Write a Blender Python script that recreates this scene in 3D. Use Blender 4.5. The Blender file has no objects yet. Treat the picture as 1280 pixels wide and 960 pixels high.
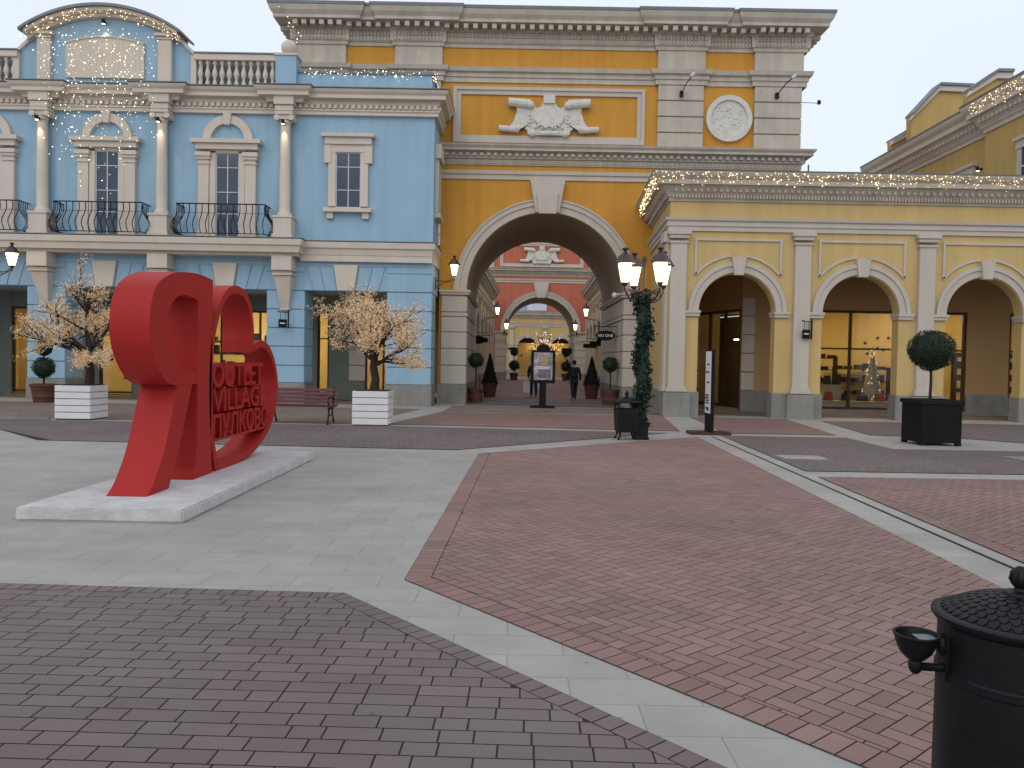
import bpy, bmesh, math, random
from mathutils import Vector, Matrix
R = math.radians
PI = math.pi
rnd = random.Random(7)
sc = bpy.context.scene
col = sc.collection

# ---------------------------------------------------------------- camera
pit, rol = math.atan(0.027), R(1.03)
Fv = Vector((0, math.cos(pit), -math.sin(pit)))
U0 = Vector((0, math.sin(pit), math.cos(pit)))
Rv = Vector((1, 0, 0)) * math.cos(rol) + U0 * math.sin(rol)
Uv = Vector((-1, 0, 0)) * math.sin(rol) + U0 * math.cos(rol)
cd = bpy.data.cameras.new('camera')
cam = bpy.data.objects.new('camera', cd)
col.objects.link(cam)
cd.sensor_width = 36
cd.sensor_fit = 'HORIZONTAL'
cd.lens = 36 * 1000 / 1280
cd.clip_start = 0.05
cd.clip_end = 2000
cam.matrix_world = Matrix(((Rv.x, Uv.x, -Fv.x, 0), (Rv.y, Uv.y, -Fv.y, 0), (Rv.z, Uv.z, -Fv.z, 1.6), (0, 0, 0, 1)))
sc.camera = cam

# ---------------------------------------------------------------- sky and sun (overcast late afternoon)
SUN_EL, SUN_AZ = R(38), R(200)          # azimuth clockwise from +Y: behind the camera, a little left
w = bpy.data.worlds.new('World')
sc.world = w
w.use_nodes = True
nt = w.node_tree
nt.nodes.clear()
out = nt.nodes.new('ShaderNodeOutputWorld')
bg = nt.nodes.new('ShaderNodeBackground')
bg.inputs['Strength'].default_value = 0.107
sky = nt.nodes.new('ShaderNodeTexSky')
sky.sky_type = 'NISHITA'
sky.sun_disc = False
sky.sun_elevation = SUN_EL
sky.sun_rotation = SUN_AZ
sky.dust_density = 4.0
tc = nt.nodes.new('ShaderNodeTexCoord')
nz = nt.nodes.new('ShaderNodeTexNoise')
nz.inputs['Scale'].default_value = 1.6
nz.inputs['Detail'].default_value = 2.0
cr = nt.nodes.new('ShaderNodeValToRGB')
cr.color_ramp.elements[0].position = 0.36
cr.color_ramp.elements[0].color = (7.5, 8.1, 9.6, 1)
cr.color_ramp.elements[1].position = 0.62
cr.color_ramp.elements[1].color = (8.3, 9.1, 9.7, 1)
mx = nt.nodes.new('ShaderNodeMixRGB')
mx.inputs['Fac'].default_value = 0.93
nt.links.new(tc.outputs['Generated'], nz.inputs['Vector'])
nt.links.new(nz.outputs['Fac'], cr.inputs['Fac'])
nt.links.new(sky.outputs['Color'], mx.inputs['Color1'])
nt.links.new(cr.outputs['Color'], mx.inputs['Color2'])
nt.links.new(mx.outputs['Color'], bg.inputs['Color'])
nt.links.new(bg.outputs['Background'], out.inputs['Surface'])
sl = bpy.data.lights.new('sun', 'SUN')
sl.energy = 0.6
sl.angle = R(50)
sl.color = (1, 0.97, 0.93)
so = bpy.data.objects.new('sun', sl)
col.objects.link(so)
so.rotation_euler = (R(90) - SUN_EL, 0, -SUN_AZ + PI)
so.location = (-20, -30, 40)
sc.view_settings.view_transform = 'Standard'
sc.view_settings.look = 'None'
sc.view_settings.exposure = 0.0
sc.view_settings.gamma = 1.0
try:
    sc.view_settings.use_curve_mapping = False
except Exception:
    pass

# ---------------------------------------------------------------- materials
def nodes(name):
    m = bpy.data.materials.new(name)
    m.use_nodes = True
    return m, m.node_tree, m.node_tree.nodes['Principled BSDF']

def mat(name, c, rough=0.8, var=0.12, scale=3.0, bump=0.0, bscale=60.0, metal=0.0, tone=0.0, spec=0.3, streak=0.0):
    """procedural surface: base colour modulated by two noises, optional per-face tone, optional bump"""
    m, t, p = nodes(name)
    N, L = t.nodes.new, t.links.new
    p.inputs['Roughness'].default_value = rough
    p.inputs['Metallic'].default_value = metal
    p.inputs['Specular IOR Level'].default_value = spec
    tcn = N('ShaderNodeTexCoord')
    n1 = N('ShaderNodeTexNoise'); n1.inputs['Scale'].default_value = scale; n1.inputs['Detail'].default_value = 6; n1.inputs['Roughness'].default_value = 0.65
    L(tcn.outputs['Object'], n1.inputs['Vector'])
    mr = N('ShaderNodeMapRange'); mr.inputs['From Min'].default_value = 0.3; mr.inputs['From Max'].default_value = 0.7
    mr.inputs['To Min'].default_value = 1 - var; mr.inputs['To Max'].default_value = 1 + var
    L(n1.outputs['Fac'], mr.inputs['Value'])
    val = mr.outputs['Result']
    if streak:
        mp = N('ShaderNodeMapping'); mp.inputs['Scale'].default_value = (2.2, 2.2, 0.16)
        L(tcn.outputs['Object'], mp.inputs['Vector'])
        n3 = N('ShaderNodeTexNoise'); n3.inputs['Scale'].default_value = 1.5; n3.inputs['Detail'].default_value = 5
        L(mp.outputs['Vector'], n3.inputs['Vector'])
        m3 = N('ShaderNodeMapRange'); m3.inputs['From Min'].default_value = 0.35; m3.inputs['From Max'].default_value = 0.7
        m3.inputs['To Min'].default_value = 1.0; m3.inputs['To Max'].default_value = 1 - streak
        L(n3.outputs['Fac'], m3.inputs['Value'])
        mu = N('ShaderNodeMath'); mu.operation = 'MULTIPLY'
        L(val, mu.inputs[0]); L(m3.outputs['Result'], mu.inputs[1]); val = mu.outputs['Value']
    if tone:
        at = N('ShaderNodeAttribute'); at.attribute_name = 'tone'
        m2 = N('ShaderNodeMapRange'); m2.inputs['To Min'].default_value = 1 - tone; m2.inputs['To Max'].default_value = 1 + tone
        L(at.outputs['Fac'], m2.inputs['Value'])
        mu = N('ShaderNodeMath'); mu.operation = 'MULTIPLY'
        L(val, mu.inputs[0]); L(m2.outputs['Result'], mu.inputs[1]); val = mu.outputs['Value']
    sc_ = N('ShaderNodeVectorMath'); sc_.operation = 'SCALE'
    sc_.inputs[0].default_value = c
    L(val, sc_.inputs['Scale'])
    L(sc_.outputs['Vector'], p.inputs['Base Color'])
    if bump:
        n2 = N('ShaderNodeTexNoise'); n2.inputs['Scale'].default_value = bscale; n2.inputs['Detail'].default_value = 4
        L(tcn.outputs['Object'], n2.inputs['Vector'])
        b = N('ShaderNodeBump'); b.inputs['Strength'].default_value = bump; b.inputs['Distance'].default_value = 0.01
        L(n2.outputs['Fac'], b.inputs['Height']); L(b.outputs['Normal'], p.inputs['Normal'])
    return m

def emit(name, c, s, sampled=True):
    m, t, p = nodes(name)
    p.inputs['Base Color'].default_value = (*c, 1)
    p.inputs['Emission Color'].default_value = (*c, 1)
    p.inputs['Emission Strength'].default_value = s
    if not sampled:
        m.cycles.emission_sampling = 'NONE'
    return m

def glass(name, tint=(0.9, 0.92, 0.92)):
    m, t, p = nodes(name)
    N, L = t.nodes.new, t.links.new
    tr = N('ShaderNodeBsdfTransparent'); tr.inputs['Color'].default_value = (*tint, 1)
    gl = N('ShaderNodeBsdfGlossy'); gl.inputs['Roughness'].default_value = 0.03
    lw = N('ShaderNodeLayerWeight'); pw = N('ShaderNodeMath'); pw.operation = 'POWER'; pw.inputs[1].default_value = 5.0; L(lw.outputs['Facing'], pw.inputs[0])
    fr = N('ShaderNodeMath'); fr.operation = 'MULTIPLY_ADD'; fr.inputs[1].default_value = 0.9; fr.inputs[2].default_value = 0.022; L(pw.outputs['Value'], fr.inputs[0])
    mi = N('ShaderNodeMixShader')
    L(fr.outputs['Value'], mi.inputs['Fac']); L(tr.outputs['BSDF'], mi.inputs[1]); L(gl.outputs['BSDF'], mi.inputs[2])
    L(mi.outputs['Shader'], t.nodes['Material Output'].inputs['Surface'])
    return m

M = {}
M['blue'] = mat('blue_plaster', (0.31, 0.465, 0.585), 0.85, 0.05, 0.7, 0.2, 60, streak=0.11)
M['trim'] = mat('cream_stucco', (0.62, 0.54, 0.45), 0.85, 0.05, 1.2, 0.1, 80, streak=0.06)
M['trimgrey'] = mat('grey_stucco', (0.53, 0.47, 0.385), 0.88, 0.10, 1.3, 0.15, 60, streak=0.16)
M['ochre'] = mat('ochre_plaster', (0.60, 0.285, 0.045), 0.85, 0.07, 0.6, 0.2, 60, streak=0.13)
M['coral'] = mat('coral_plaster', (0.52, 0.155, 0.09), 0.85, 0.07, 0.6, 0.2, 60, streak=0.13)
M['yellow'] = mat('pale_yellow_plaster', (0.585, 0.415, 0.175), 0.85, 0.06, 0.7, 0.2, 60, streak=0.11)
M['upyellow'] = mat('warm_yellow_plaster', (0.53, 0.355, 0.125), 0.85, 0.06, 0.7, 0.2, 60, streak=0.11)
M['pilaster'] = mat('white_grey_stucco', (0.535, 0.475, 0.405), 0.85, 0.04, 1.0, 0.1, 80, streak=0.07)
M['vault'] = mat('shaded_vault_plaster', (0.33, 0.25, 0.175), 0.9, 0.08, 1.0, 0.1, 60)  # beige with the shade under vaults and ceilings put into the colour
M['plinth'] = mat('grey_stone_plinth', (0.26, 0.25, 0.22), 0.75, 0.15, 1.5, 0.2, 50, streak=0.18)
M['roof'] = mat('zinc_capping', (0.20, 0.21, 0.22), 0.55, 0.12, 2.0, metal=0.2)
M['relief'] = mat('relief_plaster', (0.62, 0.59, 0.52), 0.85, 0.12, 5.0, 0.35, 14)
M['pane'] = mat('window_glass', (0.032, 0.055, 0.085), 0.08, 0.3, 0.8, spec=0.6)
M['wframe'] = mat('pale_window_frame', (0.55, 0.57, 0.58), 0.5, 0.05)
M['shopglass'] = glass('shop_glass')
M['brown'] = mat('brown_door_frame', (0.075, 0.032, 0.022), 0.45, 0.15)
M['inwall'] = mat('shop_wall', (0.70, 0.54, 0.24), 0.9, 0.06)
M['infloor'] = mat('shop_floor', (0.32, 0.24, 0.14), 0.5, 0.1)
M['white'] = mat('white_painted_board', (0.72, 0.70, 0.70), 0.55, 0.05, 2.0, 0.1, 40)
M['iron'] = mat('black_cast_iron', (0.006, 0.006, 0.007), 0.5, 0.3, 8, 0.15, 60, spec=0.25)
M['rust'] = mat('dark_bronze_metal', (0.045, 0.024, 0.02), 0.4, 0.3, 6, spec=0.5)
M['red'] = mat('red_painted_steel', (0.37, 0.020, 0.016), 0.55, 0.07, 1.5, 0.06, 25, spec=0.2)
M['plate'] = mat('white_concrete', (0.55, 0.54, 0.52), 0.85, 0.14, 5.0, 0.9, 38, streak=0.1)
M['terracotta'] = mat('terracotta', (0.12, 0.046, 0.034), 0.85, 0.18, 4, 0.2, 40)
M['wood'] = mat('maroon_wood_slat', (0.11, 0.035, 0.035), 0.5, 0.2, 7)
M['bark'] = mat('dark_bark', (0.040, 0.025, 0.018), 0.9, 0.4, 12, 0.6, 30)
M['soil'] = mat('soil', (0.03, 0.022, 0.015), 0.95, 0.4, 20, 0.6, 30)
M['leaf'] = mat('box_leaf', (0.013, 0.027, 0.011), 0.6, 0.25, 3, tone=0.75)
M['fir'] = mat('fir_garland', (0.013, 0.031, 0.018), 0.6, 0.25, 3, tone=0.8)
M['conifer'] = mat('dark_conifer', (0.009, 0.020, 0.010), 0.7, 0.3, 3, tone=0.7)
M['lampglass'] = emit('lit_lantern_glass', (1.0, 0.80, 0.48), 4.2)
M['bulb'] = emit('warm_led', (1.0, 0.72, 0.34), 8, False)
M['coldbulb'] = emit('pale_led', (1.0, 0.84, 0.60), 6, False)
M['tube'] = emit('shop_ceiling_light', (1.0, 0.76, 0.38), 17)
M['spotface'] = emit('spot_lamp_face', (1.0, 0.8, 0.55), 10)
M['wire'] = mat('pale_wire', (0.35, 0.33, 0.30), 0.6, 0.05)
M['cloth_dark'] = mat('dark_cloth', (0.012, 0.013, 0.018), 0.95, 0.3, 6)
M['cloth_navy'] = mat('navy_trousers', (0.015, 0.018, 0.035), 0.95, 0.3, 6)
M['skin'] = mat('skin', (0.42, 0.24, 0.17), 0.6, 0.05)
M['hair'] = mat('dark_hair', (0.012, 0.009, 0.008), 0.7, 0.3)
M['bagwhite'] = mat('white_bag_paper', (0.62, 0.62, 0.66), 0.7, 0.06)
M['signwhite'] = mat('sign_lettering', (0.75, 0.74, 0.72), 0.6, 0.02)
M['signdark'] = mat('dark_sign_board', (0.009, 0.008, 0.008), 0.6, 0.2, spec=0.15)
M['poster'] = mat('poster_print', (0.30, 0.28, 0.30), 0.35, 0.75, 4.5)
M['postera'] = mat('poster_tan', (0.36, 0.24, 0.16), 0.35, 0.5, 9)
M['posterb'] = mat('poster_grey', (0.16, 0.15, 0.16), 0.35, 0.5, 9)
M['pale'] = mat('pale_panel', (0.6, 0.64, 0.7), 0.6, 0.05)
M['goods'] = mat('dark_leather_goods', (0.03, 0.018, 0.013), 0.5, 0.5, 5, tone=0.6)
M['goodsred'] = mat('red_goods', (0.35, 0.05, 0.03), 0.5, 0.3, 5)
M['shelf'] = mat('cream_display_table', (0.42, 0.36, 0.23), 0.6, 0.06)
M['silver'] = mat('silver_tinsel', (0.30, 0.27, 0.18), 0.4, 0.4, 9, 0.5, 30)

def blossom_mat():
    m, t, p = nodes('led_blossom')
    N, L = t.nodes.new, t.links.new
    at = N('ShaderNodeAttribute'); at.attribute_name = 'tone'
    r = N('ShaderNodeValToRGB')
    r.color_ramp.elements[0].color = (0.42, 0.25, 0.13, 1)
    r.color_ramp.elements[1].color = (0.84, 0.66, 0.42, 1)
    L(at.outputs['Fac'], r.inputs['Fac'])
    L(r.outputs['Color'], p.inputs['Base Color']); L(r.outputs['Color'], p.inputs['Emission Color'])
    p.inputs['Emission Strength'].default_value = 0.22
    p.inputs['Roughness'].default_value = 0.8
    m.cycles.emission_sampling = 'NONE'
    return m
M['blossom'] = blossom_mat()

def paver_mat(name, c, c2, tone=0.15, grain=140):
    """brick pavers: per-brick tone, broad worn patches between two colours, fine grain"""
    m, t, p = nodes(name)
    N, L = t.nodes.new, t.links.new
    tcn = N('ShaderNodeTexCoord')
    n1 = N('ShaderNodeTexNoise'); n1.inputs['Scale'].default_value = 0.55; n1.inputs['Detail'].default_value = 5; n1.inputs['Roughness'].default_value = 0.6
    L(tcn.outputs['Object'], n1.inputs['Vector'])
    mr = N('ShaderNodeMapRange'); mr.inputs['From Min'].default_value = 0.35; mr.inputs['From Max'].default_value = 0.65
    L(n1.outputs['Fac'], mr.inputs['Value'])
    mixc = N('ShaderNodeMixRGB'); mixc.inputs['Color1'].default_value = (*c, 1); mixc.inputs['Color2'].default_value = (*c2, 1)
    L(mr.outputs['Result'], mixc.inputs['Fac'])
    at = N('ShaderNodeAttribute'); at.attribute_name = 'tone'
    m2 = N('ShaderNodeMapRange'); m2.inputs['To Min'].default_value = 1 - tone; m2.inputs['To Max'].default_value = 1 + tone
    L(at.outputs['Fac'], m2.inputs['Value'])
    n2 = N('ShaderNodeTexNoise'); n2.inputs['Scale'].default_value = grain; n2.inputs['Detail'].default_value = 3
    L(tcn.outputs['Object'], n2.inputs['Vector'])
    m3 = N('ShaderNodeMapRange'); m3.inputs['From Min'].default_value = 0.3; m3.inputs['From Max'].default_value = 0.7; m3.inputs['To Min'].default_value = 0.88; m3.inputs['To Max'].default_value = 1.12
    L(n2.outputs['Fac'], m3.inputs['Value'])
    mu = N('ShaderNodeMath'); mu.operation = 'MULTIPLY'; L(m2.outputs['Result'], mu.inputs[0]); L(m3.outputs['Result'], mu.inputs[1])
    vo = N('ShaderNodeTexVoronoi'); vo.inputs['Scale'].default_value = 2.6; L(tcn.outputs['Object'], vo.inputs['Vector'])
    sp_ = N('ShaderNodeMapRange'); sp_.inputs['From Min'].default_value = 0.035; sp_.inputs['From Max'].default_value = 0.055; sp_.inputs['To Min'].default_value = 0.72; sp_.inputs['To Max'].default_value = 1.0
    L(vo.outputs['Distance'], sp_.inputs['Value'])
    n5 = N('ShaderNodeTexNoise'); n5.inputs['Scale'].default_value = 0.23; n5.inputs['Detail'].default_value = 8; n5.inputs['Roughness'].default_value = 0.72; L(tcn.outputs['Object'], n5.inputs['Vector'])
    m5 = N('ShaderNodeMapRange'); m5.inputs['From Min'].default_value = 0.38; m5.inputs['From Max'].default_value = 0.62; m5.inputs['To Min'].default_value = 0.86; m5.inputs['To Max'].default_value = 1.08; L(n5.outputs['Fac'], m5.inputs['Value'])
    k5 = N('ShaderNodeMath'); k5.operation = 'MULTIPLY'; L(sp_.outputs['Result'], k5.inputs[0]); L(m5.outputs['Result'], k5.inputs[1])
    k6 = N('ShaderNodeMath'); k6.operation = 'MULTIPLY'; L(mu.outputs['Value'], k6.inputs[0]); L(k5.outputs['Value'], k6.inputs[1]); mu = k6
    s = N('ShaderNodeVectorMath'); s.operation = 'SCALE'; L(mixc.outputs['Color'], s.inputs[0]); L(mu.outputs['Value'], s.inputs['Scale'])
    L(s.outputs['Vector'], p.inputs['Base Color'])
    p.inputs['Roughness'].default_value = 0.72
    p.inputs['Specular IOR Level'].default_value = 0.3
    b = N('ShaderNodeBump'); b.inputs['Strength'].default_value = 0.25; b.inputs['Distance'].default_value = 0.004
    L(n2.outputs['Fac'], b.inputs['Height']); L(b.outputs['Normal'], p.inputs['Normal'])
    return m
M['pv_red'] = paver_mat('red_brick_paver', (0.268, 0.155, 0.130), (0.235, 0.155, 0.130))
M['pv_dark'] = paver_mat('brown_grey_paver', (0.178, 0.125, 0.122), (0.160, 0.140, 0.130), 0.12)
M['pv_tan'] = paver_mat('tan_stone_paver', (0.25, 0.18, 0.145), (0.21, 0.165, 0.135))
M['joint'] = mat('sand_joint', (0.030, 0.022, 0.020), 0.95, 0.3, 20)

def slab_mat():
    m, t, p = nodes('light_stone_slabs')
    N, L = t.nodes.new, t.links.new
    tcn = N('ShaderNodeTexCoord')
    br = N('ShaderNodeTexBrick')
    br.inputs['Scale'].default_value = 1.0
    br.inputs['Brick Width'].default_value = 0.62; br.inputs['Row Height'].default_value = 0.31
    br.inputs['Mortar Size'].default_value = 0.0035; br.inputs['Mortar Smooth'].default_value = 0.3
    br.inputs['Color1'].default_value = (0.375, 0.350, 0.315, 1); br.inputs['Color2'].default_value = (0.340, 0.318, 0.288, 1)
    br.inputs['Mortar'].default_value = (0.20, 0.20, 0.185, 1)
    L(tcn.outputs['Object'], br.inputs['Vector'])
    n1 = N('ShaderNodeTexNoise'); n1.inputs['Scale'].default_value = 1.1; n1.inputs['Detail'].default_value = 7; n1.inputs['Roughness'].default_value = 0.7
    L(tcn.outputs['Object'], n1.inputs['Vector'])
    mr = N('ShaderNodeMapRange'); mr.inputs['From Min'].default_value = 0.3; mr.inputs['From Max'].default_value = 0.7; mr.inputs['To Min'].default_value = 0.86; mr.inputs['To Max'].default_value = 1.12
    L(n1.outputs['Fac'], mr.inputs['Value'])
    n2 = N('ShaderNodeTexNoise'); n2.inputs['Scale'].default_value = 120; n2.inputs['Detail'].default_value = 2
    L(tcn.outputs['Object'], n2.inputs['Vector'])
    m3 = N('ShaderNodeMapRange'); m3.inputs['From Min'].default_value = 0.3; m3.inputs['From Max'].default_value = 0.7; m3.inputs['To Min'].default_value = 0.93; m3.inputs['To Max'].default_value = 1.07
    L(n2.outputs['Fac'], m3.inputs['Value'])
    mu = N('ShaderNodeMath'); mu.operation = 'MULTIPLY'; L(mr.outputs['Result'], mu.inputs[0]); L(m3.outputs['Result'], mu.inputs[1])
    vo = N('ShaderNodeTexVoronoi'); vo.inputs['Scale'].default_value = 2.6; L(tcn.outputs['Object'], vo.inputs['Vector'])
    sp_ = N('ShaderNodeMapRange'); sp_.inputs['From Min'].default_value = 0.035; sp_.inputs['From Max'].default_value = 0.055; sp_.inputs['To Min'].default_value = 0.72; sp_.inputs['To Max'].default_value = 1.0
    L(vo.outputs['Distance'], sp_.inputs['Value'])
    n5 = N('ShaderNodeTexNoise'); n5.inputs['Scale'].default_value = 0.23; n5.inputs['Detail'].default_value = 8; n5.inputs['Roughness'].default_value = 0.72; L(tcn.outputs['Object'], n5.inputs['Vector'])
    m5 = N('ShaderNodeMapRange'); m5.inputs['From Min'].default_value = 0.38; m5.inputs['From Max'].default_value = 0.62; m5.inputs['To Min'].default_value = 0.86; m5.inputs['To Max'].default_value = 1.08; L(n5.outputs['Fac'], m5.inputs['Value'])
    k5 = N('ShaderNodeMath'); k5.operation = 'MULTIPLY'; L(sp_.outputs['Result'], k5.inputs[0]); L(m5.outputs['Result'], k5.inputs[1])
    k6 = N('ShaderNodeMath'); k6.operation = 'MULTIPLY'; L(mu.outputs['Value'], k6.inputs[0]); L(k5.outputs['Value'], k6.inputs[1]); mu = k6
    s = N('ShaderNodeVectorMath'); s.operation = 'SCALE'; L(br.outputs['Color'], s.inputs[0]); L(mu.outputs['Value'], s.inputs['Scale'])
    L(s.outputs['Vector'], p.inputs['Base Color'])
    p.inputs['Roughness'].default_value = 0.6
    return m
M['slab'] = slab_mat()

# ---------------------------------------------------------------- mesh builder
class MB:
    def __init__(s):
        s.v = []; s.f = []; s.t = []
    def add(s, vs, fs, tone=None):
        o = len(s.v); s.v += [tuple(p) for p in vs]
        for f in fs:
            s.f.append([i + o for i in f]); s.t.append(tone if tone is not None else 0.5)
        return s
    def box(s, x0, x1, y0, y1, z0, z1, tone=None):
        v = [(x0, y0, z0), (x1, y0, z0), (x1, y1, z0), (x0, y1, z0), (x0, y0, z1), (x1, y0, z1), (x1, y1, z1), (x0, y1, z1)]
        return s.add(v, [(0, 3, 2, 1), (4, 5, 6, 7), (0, 1, 5, 4), (1, 2, 6, 5), (2, 3, 7, 6), (3, 0, 4, 7)], tone)
    def prism(s, poly, a, b, axis='y', tone=None):
        """poly of 2-D points extruded from a to b along an axis"""
        def P(p, q):
            return {'y': (p[0], q, p[1]), 'x': (q, p[0], p[1]), 'z': (p[0], p[1], q)}[axis]
        n = len(poly)
        v = [P(p, a) for p in poly] + [P(p, b) for p in poly]
        f = [list(range(n)), list(range(2 * n - 1, n - 1, -1))]
        f += [(i, (i + 1) % n, n + (i + 1) % n, n + i) for i in range(n)]
        return s.add(v, f, tone)
    def strip(s, A, B, a, b, axis='y', closed=False):
        """band between outlines A and B (equal length, 2-D), extruded from a to b: concave shapes and holes"""
        def P(p, q):
            return {'y': (p[0], q, p[1]), 'x': (q, p[0], p[1]), 'z': (p[0], p[1], q)}[axis]
        n = len(A)
        v = [P(p, a) for p in A] + [P(p, a) for p in B] + [P(p, b) for p in A] + [P(p, b) for p in B]
        f = []
        for i in range(n if closed else n - 1):
            j = (i + 1) % n
            f += [(i, j, n + j, n + i), (2 * n + i, 3 * n + i, 3 * n + j, 2 * n + j), (i, 2 * n + i, 2 * n + j, j), (n + i, n + j, 3 * n + j, 3 * n + i)]
        if not closed:
            f += [(0, n, 3 * n, 2 * n), (n - 1, 3 * n - 1, 4 * n - 1, 2 * n - 1)]
        return s.add(v, f)
    def arch(s, cx, cz, r0, r1, y0, y1, a0=0, a1=PI, n=28):
        A = [(cx + r0 * math.cos(a0 + (a1 - a0) * i / n), cz + r0 * math.sin(a0 + (a1 - a0) * i / n)) for i in range(n + 1)]
        B = [(cx + r1 * math.cos(a0 + (a1 - a0) * i / n), cz + r1 * math.sin(a0 + (a1 - a0) * i / n)) for i in range(n + 1)]
        return s.strip(A, B, y0, y1)
    def arch_wall(s, x0, x1, z0, z1, cx, r, y0, y1, n=28):
        """wall panel x0..x1, z0..z1 with a half-round opening of radius r springing at z0"""
        A = [(cx + r * math.cos(PI * i / n), z0 + r * math.sin(PI * i / n)) for i in range(n + 1)]
        B = [(cx + (x1 - cx) * 1.0, z0)] * 1
        B = []
        for i in range(n + 1):
            a = PI * i / n
            c, q = math.cos(a), math.sin(a)
            w_ = (x1 - cx) if c >= 0 else (cx - x0)
            k = min(w_ / max(abs(c), 1e-6), (z1 - z0) / max(q, 1e-6))
            B.append((cx + k * c, z0 + k * q))
        s.strip(A, B, y0, y1)
        # corners
        for sx, xx in ((1, x1), (-1, x0)):
            for i in range(n):
                p, q = B[i], B[i + 1]
                if (abs(p[0] - xx) < 1e-6 and abs(q[1] - z1) < 1e-6 and abs(q[0] - xx) > 1e-6 and sx > 0) or (abs(q[0] - xx) < 1e-6 and abs(p[1] - z1) < 1e-6 and abs(p[0] - xx) > 1e-6 and sx < 0):
                    s.prism([p, (xx, z1), q], y0, y1)
        return s
    def lathe(s, prof, cx=0, cy=0, n=16, a0=0.0, sx=1.0, sy=1.0):
        v = []; f = []
        for r, z in prof:
            for i in range(n):
                a = a0 + 2 * PI * i / n
                v.append((cx + sx * r * math.cos(a), cy + sy * r * math.sin(a), z))
        k = len(prof)
        for j in range(k - 1):
            for i in range(n):
                f.append((j * n + i, j * n + (i + 1) % n, (j + 1) * n + (i + 1) % n, (j + 1) * n + i))
        f.append(list(range(n - 1, -1, -1))); f.append([(k - 1) * n + i for i in range(n)])
        return s.add(v, f)
    def tube(s, pts, r, n=6):
        pts = [Vector(p) for p in pts]
        rr = r if isinstance(r, (list, tuple)) else [r] * len(pts)
        v = []; f = []
        up = Vector((0, 0, 1))
        for i, p in enumerate(pts):
            d = (pts[min(i + 1, len(pts) - 1)] - pts[max(i - 1, 0)])
            if d.length < 1e-9: d = Vector((0, 0, 1))
            d.normalize()
            a = d.cross(up if abs(d.z) < 0.95 else Vector((1, 0, 0))).normalized(); b = d.cross(a)
            for k in range(n):
                t = 2 * PI * k / n
                v.append(p + (a * math.cos(t) + b * math.sin(t)) * rr[i])
        for i in range(len(pts) - 1):
            for k in range(n):
                f.append((i * n + k, i * n + (k + 1) % n, (i + 1) * n + (k + 1) % n, (i + 1) * n + k))
        f.append(list(range(n))); f.append([(len(pts) - 1) * n + k for k in range(n - 1, -1, -1)])
        return s.add(v, f)
    def ball(s, c, r, n=10, sz=1.0):
        prof = [(max(r * math.sin(PI * j / n), 1e-4), c[2] - r * sz * math.cos(PI * j / n)) for j in range(n + 1)]
        return s.lathe(prof, c[0], c[1], n + 4)
    def molding(s, path, prof):
        """sweep a (out, z) profile along a plan path; outward is to the right of travel"""
        P = [Vector(p) for p in path]
        offs = []
        for i in range(len(P)):
            ns = []
            if i > 0:
                d = (P[i] - P[i - 1]).normalized(); ns.append(Vector((d.y, -d.x)))
            if i < len(P) - 1:
                d = (P[i + 1] - P[i]).normalized(); ns.append(Vector((d.y, -d.x)))
            if len(ns) == 1: offs.append(ns[0])
            else:
                m = ns[0] + ns[1]
                offs.append(m / max(m.dot(ns[0]), 0.2))
        k = len(prof)
        v = []; f = []
        for p, o in zip(P, offs):
            for q, z in prof:
                v.append((p.x + o.x * q, p.y + o.y * q, z))
        for i in range(len(P) - 1):
            for j in range(k - 1):
                f.append((i * k + j, i * k + j + 1, (i + 1) * k + j + 1, (i + 1) * k + j))
            f.append((i * k + k - 1, i * k, (i + 1) * k, (i + 1) * k + k - 1))
        f.append(list(range(k))); f.append([(len(P) - 1) * k + j for j in range(k - 1, -1, -1)])
        return s.add(v, f)
    def blocks(s, path, o0, o1, z0, z1, width, pitch):
        """row of dentils or modillions along a plan path"""
        for a, b in zip(path[:-1], path[1:]):
            a = Vector(a); b = Vector(b); L_ = (b - a).length
            if L_ < pitch: continue
            d = (b - a) / L_; nn = Vector((d.y, -d.x))
            k = max(1, round(L_ / pitch)); st = L_ / k
            for i in range(k):
                c = a + d * (st * (i + 0.5))
                q = [c - d * width / 2 + nn * o0, c + d * width / 2 + nn * o0, c + d * width / 2 + nn * o1, c - d * width / 2 + nn * o1]
                v = [(p.x, p.y, z0) for p in q] + [(p.x, p.y, z1) for p in q]
                s.add(v, [(0, 1, 2, 3), (4, 7, 6, 5), (0, 4, 5, 1), (1, 5, 6, 2), (2, 6, 7, 3), (3, 7, 4, 0)])
        return s
    def leaf(s, c, size, tone=None, nrm=None):
        c = Vector(c)
        a = Vector((rnd.gauss(0, 1), rnd.gauss(0, 1), rnd.gauss(0, 1))).normalized()
        b = a.cross(Vector((rnd.gauss(0, 1), rnd.gauss(0, 1), rnd.gauss(0, 1)))).normalized()
        a *= size; b *= size * 0.55
        return s.add([c - a * 0.5, c - b * 0.5 + a * 0.05, c + a * 0.5, c + b * 0.5 + a * 0.05], [(0, 1, 2, 3)], rnd.random() if tone is None else tone)
    def build(s, name, m, parent=None, smooth=False, bevel=0.0, center=True):
        me = bpy.data.meshes.new(name)
        vs = s.v
        o = bpy.data.objects.new(name, me)
        if parent is None and center and vs:
            xs = [p[0] for p in vs]; ys = [p[1] for p in vs]; zs = [p[2] for p in vs]
            c = ((min(xs) + max(xs)) / 2, (min(ys) + max(ys)) / 2, min(zs))
            vs = [(p[0] - c[0], p[1] - c[1], p[2] - c[2]) for p in vs]
            o.location = c
        me.from_pydata(vs, [], s.f)
        at = me.attributes.new('tone', 'FLOAT', 'FACE')
        if len(at.data) == len(s.t):
            at.data.foreach_set('value', s.t)
        bm = bmesh.new(); bm.from_mesh(me)
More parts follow.
